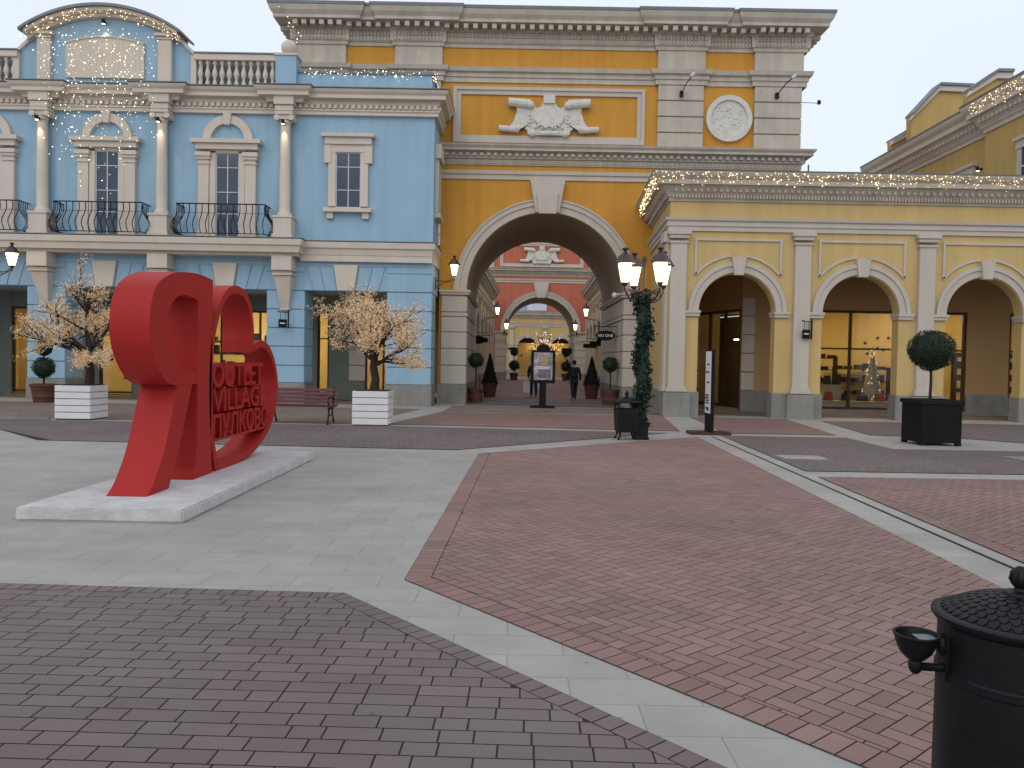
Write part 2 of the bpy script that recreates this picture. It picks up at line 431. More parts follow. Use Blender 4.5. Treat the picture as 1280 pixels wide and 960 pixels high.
        bmesh.ops.recalc_face_normals(bm, faces=bm.faces)
        if bevel:
            bmesh.ops.bevel(bm, geom=[e for e in bm.edges if len(e.link_faces) == 2 and e.calc_face_angle(0) > 0.6], offset=bevel, segments=2, affect='EDGES')
        bm.to_mesh(me); bm.free()
        if smooth:
            for p in me.polygons: p.use_smooth = True
            me.update()
            try: me.set_sharp_from_angle(angle=R(40))
            except Exception: pass
        me.materials.append(m)
        col.objects.link(o)
        if parent is not None: o.parent = parent
        return o

def tag(o, label=None, cat=None, group=None, kind=None):
    if label: o['label'] = label
    if cat: o['category'] = cat
    if group: o['group'] = group
    if kind: o['kind'] = kind
    return o

def thing(name, label, cat, loc=(0, 0, 0), rz=0.0, group=None):
    o = bpy.data.objects.new(name, None)
    o.empty_display_size = 0.3
    col.objects.link(o); o.location = loc; o.rotation_euler = (0, 0, rz)
    return tag(o, label, cat, group)

def copy_tree(o, loc=None, rz=None, label=None, parent=None):
    c = o.copy(); col.objects.link(c)
    if parent is not None: c.parent = parent
    if loc is not None: c.location = loc
    if rz is not None: c.rotation_euler = (0, 0, rz)
    if label: c['label'] = label
    for ch in list(o.children):
        copy_tree(ch, parent=c)
    return c

def text_mesh(name, body, x0, x1, z0, z1, y, depth, m, parent, rot=None, bold=0.0, label=None):
    """raised lettering filling x0..x1, z0..z1 on the plane y (facing -y), in the parent's space"""
    cu = bpy.data.curves.new(name, 'FONT'); cu.body = body; cu.size = 1; cu.extrude = 0.5; cu.offset = bold; cu.resolution_u = 3
    t = bpy.data.objects.new(name, cu); col.objects.link(t)
    dg = bpy.context.evaluated_depsgraph_get()
    me = bpy.data.meshes.new_from_object(t.evaluated_get(dg))
    bpy.data.objects.remove(t)
    xs = [v.co.x for v in me.vertices]; ys = [v.co.y for v in me.vertices]
    ax, bx, ay, by = min(xs), max(xs), min(ys), max(ys)
    for v in me.vertices:
        x = x0 + (v.co.x - ax) / (bx - ax) * (x1 - x0); z = z0 + (v.co.y - ay) / (by - ay) * (z1 - z0)
        yy = y - (v.co.z + 0.5) * depth
        v.co = (x, yy, z)
        if rot: v.co = rot @ v.co
    me.materials.clear(); me.materials.append(m)
    o = bpy.data.objects.new(name, me); col.objects.link(o); o.parent = parent
    if label: o['label'] = label
    return o

# ================================================================= GROUND
g = MB(); g.add([(-160, -60, 0), (160, -60, 0), (160, 260, 0), (-160, 260, 0)], [(0, 1, 2, 3)])
tag(g.build('ground', M['slab'], center=False), kind='structure')

def clip(sub, cl):
    def inside(p, a, b): return (b[0] - a[0]) * (p[1] - a[1]) - (b[1] - a[1]) * (p[0] - a[0]) >= -1e-9
    def inter(p, q, a, b):
        x1, y1, x2, y2, x3, y3, x4, y4 = *p, *q, *a, *b
        d = (x1 - x2) * (y3 - y4) - (y1 - y2) * (x3 - x4)
        if abs(d) < 1e-12: return q
        t = ((x1 - x3) * (y3 - y4) - (y1 - y3) * (x3 - x4)) / d
        return (x1 + t * (x2 - x1), y1 + t * (y2 - y1))
    outp = sub
    for i in range(len(cl)):
        a, b = cl[i], cl[(i + 1) % len(cl)]
        inp, outp = outp, []
        if not inp: return []
        for j in range(len(inp)):
            p, q = inp[j - 1], inp[j]
            if inside(q, a, b):
                if not inside(p, a, b): outp.append(inter(p, q, a, b))
                outp.append(q)
            elif inside(p, a, b): outp.append(inter(p, q, a, b))
    return outp

def area(p): return 0.5 * sum(p[i - 1][0] * p[i][1] - p[i][0] * p[i - 1][1] for i in range(len(p)))

def shrink(p, d):
    """inset a convex polygon by d, keeping its vertex count"""
    n = len(p); r_ = []
    for i in range(n):
        a, b, c = Vector(p[i - 1]), Vector(p[i]), Vector(p[(i + 1) % n])
        e1, e2 = b - a, c - b
        if e1.length < 1e-6 or e2.length < 1e-6:
            r_.append(tuple(p[i])); continue
        e1.normalize(); e2.normalize()
        n1, n2 = Vector((-e1.y, e1.x)), Vector((-e2.y, e2.x))
        m_ = n1 + n2
        if m_.length < 1e-3:
            r_.append(tuple(p[i])); continue
        k = d / max(m_.dot(n1), 0.5)
        r_.append((p[i][0] + m_.x * k, p[i][1] + m_.y * k))
    return r_

def tidy(q):
    r_ = []
    for p in q:
        if not r_ or math.dist(p, r_[-1]) > 0.004: r_.append(p)
    if len(r_) > 1 and math.dist(r_[0], r_[-1]) <= 0.004: r_.pop()
    return r_

def paving(name, poly, pattern, m, ang=0.0, inset=None, near=False, bw=0.2, bh=0.1, gap=0.0075):
    """pavers of a convex region as real bricks standing in a dark joint bed; inset = edges that get a border course"""
    if area(poly) < 0: poly = poly[::-1]
    bed = MB(); bed.add([(x, y, 0.005) for x, y in poly], [list(range(len(poly)))])
    tag(bed.build(name + '_bed', M['joint'], center=False), kind='structure')
    mb = MB()
    def put(q):
        q = tidy(q)
        if len(q) < 3 or area(q) < 0.0012: return
        t = min(1, max(0, rnd.gauss(0.5, 0.22)))
        if near:
            a = shrink(q, gap * 0.5); b = shrink(q, gap * 0.5 + 0.0025); n = len(q)
            v = [(x, y, 0.0062) for x, y in a] + [(x, y, 0.0078) for x, y in b]
            mb.add(v, [[n + i for i in range(n)]] + [(i, (i + 1) % n, n + (i + 1) % n, n + i) for i in range(n)], t)
        else:
            a = shrink(q, gap * 0.5)
            mb.add([(x, y, 0.010) for x, y in a], [list(range(len(a)))], t)
    inner = poly
    if inset:
        wd, step, sel = inset
        n = len(poly); hp = []
        for i in range(n):
            a, b = Vector(poly[i]), Vector(poly[(i + 1) % n])
            d = (b - a).normalized(); nn = Vector((-d.y, d.x))
            if i in sel:
                own = poly
                for j_, at_, sg in (((i - 1) % n, a, 1), ((i + 1) % n, b, -1)):
                    if j_ in sel:        # mitre the two border courses where they meet
                        o_ = Vector(poly[j_]) if sg == 1 else Vector(poly[(j_ + 1) % n])
                        bi = ((o_ - at_).normalized() + ((b - at_) if sg == 1 else (a - at_)).normalized()).normalized()
                        p_, q_ = at_, at_ + bi
                        mid = (a + b) / 2
                        if (q_.x - p_.x) * (mid.y - p_.y) - (q_.y - p_.y) * (mid.x - p_.x) < 0: p_, q_ = q_, p_
                        dd_ = (q_ - p_).normalized(); nn_ = Vector((-dd_.y, dd_.x)) * 300
                        A_, B_ = p_ - dd_ * 300, p_ + dd_ * 300
                        own = clip(own, [tuple(A_), tuple(B_), tuple(B_ + nn_), tuple(A_ + nn_)])
                L_ = (b - a).length; k = int(L_ / step)
                for j in range(k + 1):
                    p0 = a + d * (j * step); p1 = a + d * min((j + 1) * step, L_)
                    if (p1 - p0).length < 0.03: continue
                    q = [tuple(p0), tuple(p1), tuple(p1 + nn * wd), tuple(p0 + nn * wd)]
                    put(clip(q, own))
                A = a + nn * wd; B = b + nn * wd
                hp.append((A, B))
        for A, B in hp:
            dd = (B - A).normalized(); A2 = A - dd * 200; B2 = B + dd * 200; nn = Vector((-dd.y, dd.x)) * 400
            inner = clip(inner, [tuple(A2), tuple(B2), tuple(B2 + nn), tuple(A2 + nn)])
    ca, sa = math.cos(ang), math.sin(ang)
    loc = [(x * ca + y * sa, -x * sa + y * ca) for x, y in inner]
    x0, x1 = min(p[0] for p in loc), max(p[0] for p in loc); y0, y1 = min(p[1] for p in loc), max(p[1] for p in loc)
    def W(x, y): return (x * ca - y * sa, x * sa + y * ca)
    if pattern == 'herring':
        u = bh
        span = int((max(x1 - x0, y1 - y0)) / u) + 6
        cx, cy = (x0 + x1) / 2, (y0 + y1) / 2
        for mm in range(-span, span):
            for nn in range(-span // 2, span // 2):
                ox, oy = cx + (mm - 2 * nn) * u, cy + (mm + 2 * nn) * u
                if ox < x0 - 4 * u or ox > x1 + 2 * u or oy < y0 - 4 * u or oy > y1 + 2 * u: continue
                for (ax, ay, bx, by) in ((0, 0, 2, 1), (0, 1, 1, 3)):
                    q = [W(ox + ax * u, oy + ay * u), W(ox + bx * u, oy + ay * u), W(ox + bx * u, oy + by * u), W(ox + ax * u, oy + by * u)]
                    put(clip(q, inner))
    else:
        y = y0
        while y < y1:
            x = x0 - rnd.random() * 0.6; k = rnd.randrange(3)
            while x < x1:
                wd = (0.245, 0.245, 0.15)[k % 3] * bw / 0.245 if pattern == 'mixed' else bw
                k += 1 + (rnd.random() < 0.12)
                put(clip([W(x, y), W(x + wd, y), W(x + wd, y + bh), W(x, y + bh)], inner))
                x += wd
            y += bh
    tag(mb.build(name, m, center=False), kind='structure')

A49 = R(-49.5)
paving('pavement_dark_foreground', [(-16, 5.95), (-16, 0.2), (3.45, 0.2), (-1.12, 5.43)], 'mixed', M['pv_dark'], R(-1.5), (0.13, 0.105, (2, 3)), True, 0.245, 0.117, 0.0085)
paving('pavement_red_centre', [(-0.56, 13.91), (-0.76, 5.79), (3.25, 1.0), (3.42, 1.0), (4.19, 17.95)], 'herring', M['pv_red'], A49, (0.19, 0.11, (0, 1)), True)
paving('pavement_dark_band', [(-13.6, 19.3), (-10.71, 16.72), (-8.77, 14.78), (-0.99, 14.38), (3.7, 18.8), (-3.2, 19.35)], 'mixed', M['pv_dark'], 0, None, False, 0.245, 0.15)
paving('pavement_red_before_arch', [(-3.1, 19.9), (4.1, 19.35), (4.75, 25.05), (-2.2, 25.2)], 'herring', M['pv_red'], A49)
paving('pavement_brown_before_arch', [(-2.2, 25.6), (4.8, 25.45), (4.9, 28.6), (-2.1, 28.9)], 'mixed', M['pv_tan'], 0)
paving('pavement_dark_in_arch', [(-1.75, 29.3), (4.2, 29.2), (4.3, 33.6), (-1.65, 33.7)], 'mixed', M['pv_dark'], 0)
paving('pavement_red_street', [(-2.7, 34.1), (5.4, 34.0), (7.2, 92.0), (-2.0, 92.0)], 'herring', M['pv_red'], A49, None, False, 0.4, 0.2)
paving('pavement_brown_left', [(-22, 26.6), (-22, 19.8), (-3.9, 19.8), (-3.0, 26.4)], 'mixed', M['pv_tan'], 0)
paving('pavement_red_right', [(5.1, 19.0), (7.75, 19.0), (8.45, 24.6), (5.55, 24.8)], 'herring', M['pv_red'], A49)
paving('pavement_dark_right', [(4.82, 18.35), (4.55, 12.3), (7.52, 12.33), (7.72, 18.35)], 'mixed', M['pv_dark'], 0)
paving('pavement_dark_right', [(7.525, 12.33), (22, 12.45), (22, 15.95), (7.645, 15.95)], 'mixed', M['pv_dark'], 0)
paving('pavement_red_near_right', [(4.5, 11.68), (4.05, 1.0), (16, 1.0), (16, 11.9)], 'herring', M['pv_red'], A49, (0.19, 0.11, (0,)))
paving('pavement_dark_before_arcade', [(9.3, 24.0), (8.6, 19.2), (10.6, 18.7), (10.9, 24.0)], 'mixed', M['pv_dark'], 0)
paving('pavement_dark_before_arcade', [(10.9, 24.0), (10.6, 18.7), (12.4, 16.6), (26, 16.6), (26, 23.6)], 'mixed', M['pv_dark'], 0)
paving('pavement_tan_in_arcade', [(5.3, 26.0), (24, 26.0), (24, 28.3), (5.3, 28.3)], 'mixed', M['pv_tan'], 0)
paving('pavement_tan_in_portico', [(-21, 29.2), (-3.0, 28.6), (-3.0, 31.6), (-21, 31.3)], 'mixed', M['pv_tan'], 0)

# drainage channel in the light strip, manhole covers, kerb line on the left
dr = MB()
dr.prism([(4.075, 6.4), (4.105, 6.4), (4.56, 18.05), (4.53, 18.05)], 0.002, 0.007, 'z')
dr.prism([(3.86, 0.9), (3.89, 0.9), (4.105, 6.4), (4.075, 6.4)], 0.002, 0.007, 'z')
tag(dr.build('drainage_channel', M['iron'], center=False), kind='structure')
kb = MB(); kb.box(-17, -11.2, 19.30, 19.40, 0.0, 0.07)
tag(kb.build('kerb', M['plinth'], center=False), kind='structure')
for x, y, s_, lb in ((5.15, 14.15, 0.38, 'pale square manhole cover in dark paving beside the drainage strip'), (9.6, 14.6, 0.42, 'pale square manhole cover in dark paving before the black planter')):
    mh = MB(); mh.box(x - s_, x + s_, y - s_ * 0.7, y + s_ * 0.7, 0.006, 0.016)
    for i in range(5):
        mh.box(x - s_ * 0.8, x + s_ * 0.8, y - s_ * 0.5 + i * s_ * 0.22, y - s_ * 0.5 + i * s_ * 0.22 + 0.03, 0.016, 0.020)
    tag(mh.build('manhole_cover', M['slab'] if x < 6 else M['plinth'], bevel=0), lb, 'manhole cover')

# ================================================================= BUILDINGS
CORN = [(0, 0), (0.05, 0.0), (0.05, 0.10), (0.12, 0.14), (0.12, 0.27), (0.16, 0.27), (0.16, 0.42), (0.42, 0.46), (0.42, 0.60), (0.52, 0.70), (0.56, 0.78), (0.56, 0.82)]

def scaled(prof, h, o, z):
    hm = max(p[1] for p in prof); om = max(p[0] for p in prof)
    return [(p[0] / om * o, z + p[1] / hm * h) for p in prof]

def shopfront(parent, x0, x1, y, z0, z1, mull, tran, framem, w_=0.07):
    """glazed shop window: frame with posts and transom, one pane"""
    f = MB()
    f.box(x0, x0 + w_, y - 0.05, y + 0.05, z0, z1); f.box(x1 - w_, x1, y - 0.05, y + 0.05, z0, z1)
    f.box(x0 + w_, x1 - w_, y - 0.05, y + 0.05, z1 - w_, z1); f.box(x0 + w_, x1 - w_, y - 0.05, y + 0.05, z0, z0 + w_)
    for q in mull: f.box(q - w_ / 2, q + w_ / 2, y - 0.045, y + 0.045, z0 + w_, z1 - w_)
    xs = [x0 + w_] + sum([[q - w_ / 2, q + w_ / 2] for q in mull], []) + [x1 - w_]
    for a, b in zip(xs[::2], xs[1::2]):
        for t in tran: f.box(a, b, y - 0.04, y + 0.04, t - w_ * 0.35, t + w_ * 0.35)
    fr = f.build('shop_window', framem, parent)
    p = MB(); p.box(x0 + 0.02, x1 - 0.02, y - 0.006, y + 0.006, z0 + 0.02, z1 - 0.02)
    p.build('pane', M['shopglass'], fr)
    return fr

def room(parent, x0, x1, y0, y1, z1, lights, m='inwall'):
    r = MB()
    r.box(x0, x1, y1, y1 + 0.1, 0, z1); r.box(x0 - 0.1, x0, y0, y1 + 0.1, 0, z1); r.box(x1, x1 + 0.1, y0, y1 + 0.1, 0, z1)
    r.box(x0 - 0.1, x1 + 0.1, y0, y1 + 0.1, z1, z1 + 0.1)
    r.build('interior_wall', M[m], parent)
    f = MB(); f.box(x0, x1, y0, y1, 0.0, 0.06); f.build('interior_floor', M['infloor'], parent)
    for lx, ly, lw, ld in lights:
        l = MB(); l.box(lx - lw / 2, lx + lw / 2, ly - ld / 2, ly + ld / 2, z1 - 0.08, z1 - 0.02)
        l.build('ceiling_light', M['tube'], parent)

def arcade(name, label, loc, rz, nb, side_l=0.0, wallm='yellow', detail=True, upper=True, x_extra=0.25, gallery=True, depth=8.0):
    """one-storey arcade: bays of 3.87 m from local x = 0, front on y = 0 facing -y"""
    B = 3.87
    T = thing(name, label, 'building', loc, rz)
    L_ = nb * B + 0.5
    wl, wb = MB(), MB()
    pc = [0.27 + i * B for i in range(nb + 1)]
    cs = [0.27 + (i + 0.5) * B - 0.06 for i in range(nb)]
    dp = 0.42
    r = 1.2
    # wall: arches and piers
    edges = [0.0] + [c for c in pc[1:-1]] + [L_]
    for i, c in enumerate(cs):
        wl.arch_wall(edges[i], edges[i + 1], 3.3, 6.75, c, r, 0, dp)
        xl, xr = edges[i], edges[i + 1]
        wl.box(xl, c - r, 0, dp, 0.78, 3.3); wl.box(c + r, xr, 0, dp, 0.78, 3.3)
    wl.build('wall', M[wallm], T)
    for i, p in enumerate(pc):
        x0 = -0.05 if i == 0 else cs[i - 1] + r - 0.05
        x1 = L_ + 0.05 if i == nb else cs[i] - r + 0.05
        wb = MB(); wb.box(x0, x1, -0.06, dp + 0.04, 0, 0.78); wb.box(p - 0.42, p + 0.42, -0.24, -0.06, 0, 0.76)
        wb.build('stone_plinth', M['plinth'], T)
    # roof slab and back
    rf = MB(); rf.box(0.05, L_, dp, depth, 6.9, 7.3); rf.build('roof', M['roof'], T)
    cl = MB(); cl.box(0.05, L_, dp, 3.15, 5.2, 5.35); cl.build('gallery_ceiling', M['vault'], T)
    # pilasters
    for p in pc:
        m = MB(); m.box(p - 0.25, p + 0.25, -0.14, -0.002, 0.78, 5.45)
        m.box(p - 0.33, p + 0.33, -0.20, -0.002, 0.78, 0.86); m.box(p - 0.29, p + 0.29, -0.17, -0.002, 0.86, 0.96)
        m.box(p - 0.29, p + 0.29, -0.18, -0.002, 5.40, 5.47); m.box(p - 0.31, p + 0.31, -0.20, -0.002, 5.55, 5.66); m.box(p - 0.36, p + 0.36, -0.25, -0.002, 5.66, 5.78)
        m.build('pilaster', M['pilaster'], T, bevel=0.008)
    for i, c in enumerate(cs):
        a = MB(); a.arch(c, 3.33, r + 0.005, r + 0.20, -0.06, dp, n=32); a.arch(c, 3.33, r + 0.205, r + 0.33, -0.10, -0.002, n=32)
        for sx in (-1, 1):
            x0, x1 = sorted((c + sx * (r - 0.03), c + sx * (1.62 if detail else 1.5)))
            a.box(x0, x1, -0.08, dp + 0.02, 3.15, 3.25); a.box(x0 - 0.02, x1 + 0.02, -0.12, dp + 0.04, 3.25, 3.33)
        a.build('arch_moulding', M['pilaster'], T)
        k = MB(); k.prism([(c - 0.15, 4.44), (c + 0.15, 4.44), (c + 0.22, 5.0), (c - 0.22, 5.0)], -0.17, 0.0); k.build('keystone', M['pilaster'], T, bevel=0.008)
        if detail:
            q = MB(); w1, zt = 1.36, 5.58
            o = [(c - w1, 4.42), (c - w1, zt), (c + w1, zt), (c + w1, 4.42)]
            q.box(c - w1, c + w1, -0.05, 0, zt - 0.07, zt); q.box(c - w1, c - w1 + 0.07, -0.05, 0, 4.45, zt - 0.07); q.box(c + w1 - 0.07, c + w1, -0.05, 0, 4.45, zt - 0.07)
            a0 = math.acos(w1 / 1.76)
            q.arch(c, 3.33, 1.70, 1.77, -0.05, 0, a0, PI / 2 - 0.13, 14); q.arch(c, 3.33, 1.70, 1.77, -0.05, 0, PI / 2 + 0.13, PI - a0, 14)
            q.build('panel_moulding', M['pilaster'], T)
    # entablature
    path = [(-side_l, 5.2), (-0.0, 0), (L_ + x_extra, 0)] if side_l or detail else [(0, 0), (L_, 0)]
    e = MB(); e.molding(path, [(0, 5.8), (0.06, 5.8), (0.06, 5.93), (0.10, 5.95), (0.10, 6.08), (0.16, 6.12), (0.18, 6.2), (0, 6.21)])
    e.build('architrave', M['pilaster'], T)
    e = MB(); e.molding(path, scaled(CORN, 0.80, 0.60, 6.72))
    e.blocks(path, 0.17, 0.28, 6.98, 7.08, 0.09, 0.20)
    e.blocks(path, 0.12, 0.17, 6.80, 6.92, 0.05, 0.10)
    e.build('cornice', M['trimgrey'], T)
    e = MB(); e.molding(path, [(-0.3, 7.52), (0.60, 7.52), (0.62, 7.57), (-0.3, 7.60)]); e.build('roof_capping', M['roof'], T)
    return T

# ---- yellow arcade on the right
AX = 4.85
arc = arcade('arcade_building', 'pale yellow arcade with white arches and pilasters to the right of the big archway', (AX, 25.1, 0), 0, 5, -0.3)
# return wall on its left
rw = MB(); rw.prism([(0, 0.42), (0.5, 0.42), (0.75, 5.1), (0.3, 5.1)], 0.78, 6.9, 'z'); rw.build('side_wall', M['yellow'], arc)
rw = MB(); rw.prism([(-0.05, 0.47), (0.5, 0.47), (0.75, 5.1), (0.25, 5.1)], 0, 0.78, 'z'); rw.build('side_plinth', M['plinth'], arc)
sp = MB(); sp.box(-0.10, -0.002, 0.10, 0.55, 0.78, 5.45); sp.box(-0.18, -0.002, 0.02, 0.63, 5.45, 5.78); sp.box(-0.15, -0.002, 0.05, 0.6, 0.78, 0.9); sp.build('pilaster', M['pilaster'], arc, bevel=0.008)
# gallery back wall with the shops (local y 3.3)
def bx(x): return x - AX
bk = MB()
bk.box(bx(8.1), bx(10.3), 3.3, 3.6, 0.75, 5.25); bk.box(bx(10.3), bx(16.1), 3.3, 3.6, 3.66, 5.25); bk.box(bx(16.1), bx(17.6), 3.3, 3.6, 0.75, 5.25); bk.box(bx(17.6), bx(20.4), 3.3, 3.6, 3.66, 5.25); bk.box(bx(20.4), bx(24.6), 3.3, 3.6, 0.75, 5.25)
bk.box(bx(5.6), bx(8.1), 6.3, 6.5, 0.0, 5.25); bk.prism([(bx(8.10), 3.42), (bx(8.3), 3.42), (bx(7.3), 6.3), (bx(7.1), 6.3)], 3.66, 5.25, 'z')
bk.build('gallery_wall', mat('shaded_ochre_gallery_plaster', (0.44, 0.28, 0.125), 0.88, 0.06, 0.7), arc)  # ochre plaster, deepened in its colour to carry the gallery's shade
bk = MB(); bk.box(bx(8.1), bx(10.3), 3.25, 3.6, 0, 0.75); bk.box(bx(16.1), bx(17.6), 3.25, 3.6, 0, 0.75); bk.box(bx(20.4), bx(24.6), 3.25, 3.6, 0, 0.75)
bk.box(bx(10.3), bx(16.1), 3.25, 3.6, 0, 0.14); bk.box(bx(17.6), bx(20.4), 3.25, 3.6, 0, 0.14)
bk.build('gallery_plinth', M['plinth'], arc)
for q0, q1, y0, y1 in ((8.1, 8.55, 3.22, 3.3), (6.9, 7.3, 6.2, 6.3)):
    bk = MB()
    for i in range(5): bk.box(bx(q0), bx(q1), y0, y1, 0.77 + i * 0.66, 0.77 + i * 0.66 + 0.62)
    bk.build('quoin', M['pilaster'], arc, bevel=0.01)
shopfront(arc, bx(10.3), bx(16.1), 3.42, 0.14, 3.66, [bx(12.0), bx(14.1)], [2.30], M['brown'], 0.09)
shopfront(arc, bx(17.6), bx(20.4), 3.42, 0.14, 3.66, [bx(19.0)], [2.30], M['brown'], 0.11)
room(arc, bx(9.9), bx(20.6), 3.55, 7.6, 4.0, [(bx(11.6), 5.2, 1.6, 0.5), (bx(14.8), 5.2, 1.6, 0.5), (bx(16.4), 6.4, 2.2, 0.12), (bx(18.8), 5.4, 1.6, 0.3)])
# oblique glass front seen through the first arch
ob = bpy.data.objects.new('side_shop_front', None); col.objects.link(ob); ob.parent = arc; ob.location = (bx(7.2), 6.3, 0); ob.rotation_euler = (0, 0, -math.atan2(2.85, 0.95))
fb = MB(); 
for x0, x1, z0, z1 in ((0, 0.09, 0.12, 3.66), (2.91, 3.0, 0.12, 3.66), (0.09, 2.91, 3.56, 3.66), (0.09, 2.91, 0.12, 0.22), (0.95, 1.03, 0.22, 3.56), (1.95, 2.03, 0.22, 3.56)): fb.box(x0, x1, -0.05, 0.05, z0, z1)
fb.build('window_frame', M['brown'], ob)
fb = MB(); fb.box(0.03, 2.97, -0.006, 0.006, 0.14, 3.6); fb.build('pane', M['shopglass'], ob)
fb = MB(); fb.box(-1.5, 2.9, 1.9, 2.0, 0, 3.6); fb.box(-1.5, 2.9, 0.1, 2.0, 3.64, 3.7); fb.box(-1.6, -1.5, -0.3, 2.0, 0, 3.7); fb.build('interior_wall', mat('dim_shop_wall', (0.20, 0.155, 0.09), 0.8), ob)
fb = MB(); fb.box(0.6, 2.4, 1.3, 1.38, 2.62, 2.66); fb.build('ceiling_light', M['tube'], ob)

# ---- the arch tower
def tower(name, label, loc, wallm, side=True):
    T = thing(name, label, 'building', loc)
    D = 7.3
    wl = MB()
    wl.box(-4.0, -3.0, 0.0, D, 0, 4.27); wl.box(3.0, 4.0, 0, D, 0, 4.27)
    wl.arch_wall(-4.0, 4.0, 4.27, 8.0, 0, 3.0, 0, D, 40)
    wl.box(-9.4, 9.4, 0, D, 8.0, 13.45)
    wl.build('wall', M[wallm], T)
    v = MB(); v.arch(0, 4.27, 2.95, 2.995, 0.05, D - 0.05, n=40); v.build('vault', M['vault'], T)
    for sx in (-1, 1):
        pl = MB()
        x0, x1 = sorted((sx * 2.93, sx * 4.02)); pl.box(x0, x1, -0.16, D + 0.1, 0, 0.74)
        pl.build('stone_plinth', M['plinth'], T)
    zs = [0.75, 1.47, 2.10, 2.72, 3.30, 3.47, 4.08]
    for sx in (-1, 1):
        rb = MB()
        x0, x1 = sorted((sx * 2.985, sx * 3.9)); rb.box(x0, x1, -0.03, D + 0.03, 0.75, 4.1)
        for z0, z1 in zip(zs[:-1], zs[1:]):
            x0, x1 = sorted((sx * (2.94 if z1 - z0 > 0.3 else 2.92), sx * 3.9))
            rb.box(x0, x1, -0.10, 1.0, z0, z1 - 0.035); rb.box(x0, x1, 1.1, D + 0.1, z0, z1 - 0.035)
        x0, x1 = sorted((sx * 2.86, sx * 3.96)); rb.box(x0, x1, -0.17, D + 0.14, 4.10, 4.19); rb.box(x0 - 0.04, x1 + 0.04, -0.22, D + 0.18, 4.19, 4.28)
        rb.build('rusticated_pier', M['pilaster'], T, bevel=0.01)
    a = MB(); a.arch(0, 4.27, 2.97, 3.22, -0.10, 0.04, n=44); a.arch(0, 4.27, 3.225, 3.40, -0.15, 0.0, n=44); a.arch(0, 4.27, 3.40, 3.46, -0.19, 0.0, n=44)
    a.build('archivolt', M['pilaster'], T)
    a = MB(); a.arch(0, 4.27, 2.97, 3.4, D - 0.03, D + 0.1, n=44); a.build('archivolt', M['pilaster'], T)
    k = MB(); k.prism([(-0.44, 7.2), (0.44, 7.2), (0.66, 8.42), (-0.66, 8.42)], -0.30, 0); k.prism([(-0.33, 7.14), (0.33, 7.14), (0.40, 7.9), (-0.40, 7.9)], -0.38, -0.302)
    k.build('keystone', M['pilaster'], T, bevel=0.015)
    W_ = 9.4
    b = MB(); pth = [(-W_, 0), (W_, 0)]
    b.molding(pth, [(0, 8.44), (0.06, 8.44), (0.06, 8.6), (0.12, 8.63), (0.14, 8.76), (0, 8.77)]); b.build('string_course', M['pilaster'], T)
    pt3 = [(-W_, D), (-W_, 0), (W_, 0), (W_, D)]
    c = MB(); c.molding(pt3, [(0, 8.97), (0.06, 8.97), (0.06, 9.17), (0.14, 9.2), (0.16, 9.40), (0.40, 9.44), (0.40, 9.52), (0.48, 9.60), (0.50, 9.66), (0, 9.70)])
    c.blocks(pt3, 0.16, 0.27, 9.27, 9.39, 0.13, 0.26); c.blocks(pt3, 0.06, 0.11, 9.02, 9.15, 0.05, 0.10)
    c.build('cornice', M['trimgrey'], T)
    PX = [(-9.4, -7.65), (-5.75, -4.05), (4.05, 5.75), (7.65, 9.4)]
    for x0, x1 in PX:
        p = MB()
        p.box(x0 + 0.04, x1 - 0.04, -0.06, 0, 9.70, 12.03)
        for i in range(4):
            z0 = 9.68 + i * 0.59; p.box(x0, x1, -0.14, -0.001, z0 + 0.02, z0 + 0.57)
        p.box(x0 - 0.03, x1 + 0.05, -0.12, -0.001, 12.6, 13.36)
        p.build('rusticated_pilaster', M['trimgrey'], T, bevel=0.012)
    # path with ressauts over the pilasters
    def res(o):
        q = [(-W_ - o, D), (-W_ - o, -o)]
        for i, (x0, x1) in enumerate(PX):
            if i > 0: q += [(x0 - 0.06, 0), (x0 - 0.06, -o)]
            if i < 3: q += [(x1 + 0.06, -o), (x1 + 0.06, 0)]
        return q + [(W_ + o, -o), (W_ + o, D)]
    rp = res(0.12)
    c = MB(); c.molding(rp, [(0, 12.03), (0.05, 12.03), (0.05, 12.2), (0.10, 12.22), (0.10, 12.36), (0.20, 12.40), (0.24, 12.55), (0, 12.60)]); c.build('attic_course', M['trimgrey'], T)
    c = MB(); c.molding(rp, [(0, 13.30), (0.05, 13.30), (0.07, 13.42), (0.12, 13.44), (0.14, 13.80), (0.20, 13.82), (0.20, 14.00), (0.62, 14.03), (0.62, 14.14), (0.72, 14.27), (0.78, 14.44), (-0.2, 14.46)])
    c.blocks(rp, 0.20, 0.55, 13.83, 14.0, 0.17, 0.34)
    c.blocks(rp, 0.12, 0.17, 13.47, 13.60, 0.06, 0.13); c.blocks(rp, 0.14, 0.19, 13.63, 13.77, 0.06, 0.13)
    c.build('top_cornice', M['trimgrey'], T)
    c = MB(); c.molding(rp, [(-0.25, 14.45), (0.79, 14.45), (0.81, 14.56), (-0.25, 14.60)]); c.build('roof_capping', M['roof'], T)
    c = MB(); c.box(-W_, W_, 0.2, D - 0.05, 13.45, 14.50); c.build('roof', M['roof'], T)
    # framed panel
    f = MB()
    def fr(x0, x1, z0, z1, t, y0):
        f.box(x0, x1, y0, 0, z1 - t, z1); f.box(x0, x1, y0, 0, z0, z0 + t); f.box(x0, x0 + t, y0, 0, z0 + t, z1 - t); f.box(x1 - t, x1, y0, 0, z0 + t, z1 - t)
    fr(-3.57, 3.57, 9.79, 11.86, 0.12, -0.12); fr(-3.45, 3.45, 9.91, 11.74, 0.16, -0.07)
    f.build('panel_frame', M['pilaster'], T)
    # cartouche: scrolled shield in relief
    r = MB()
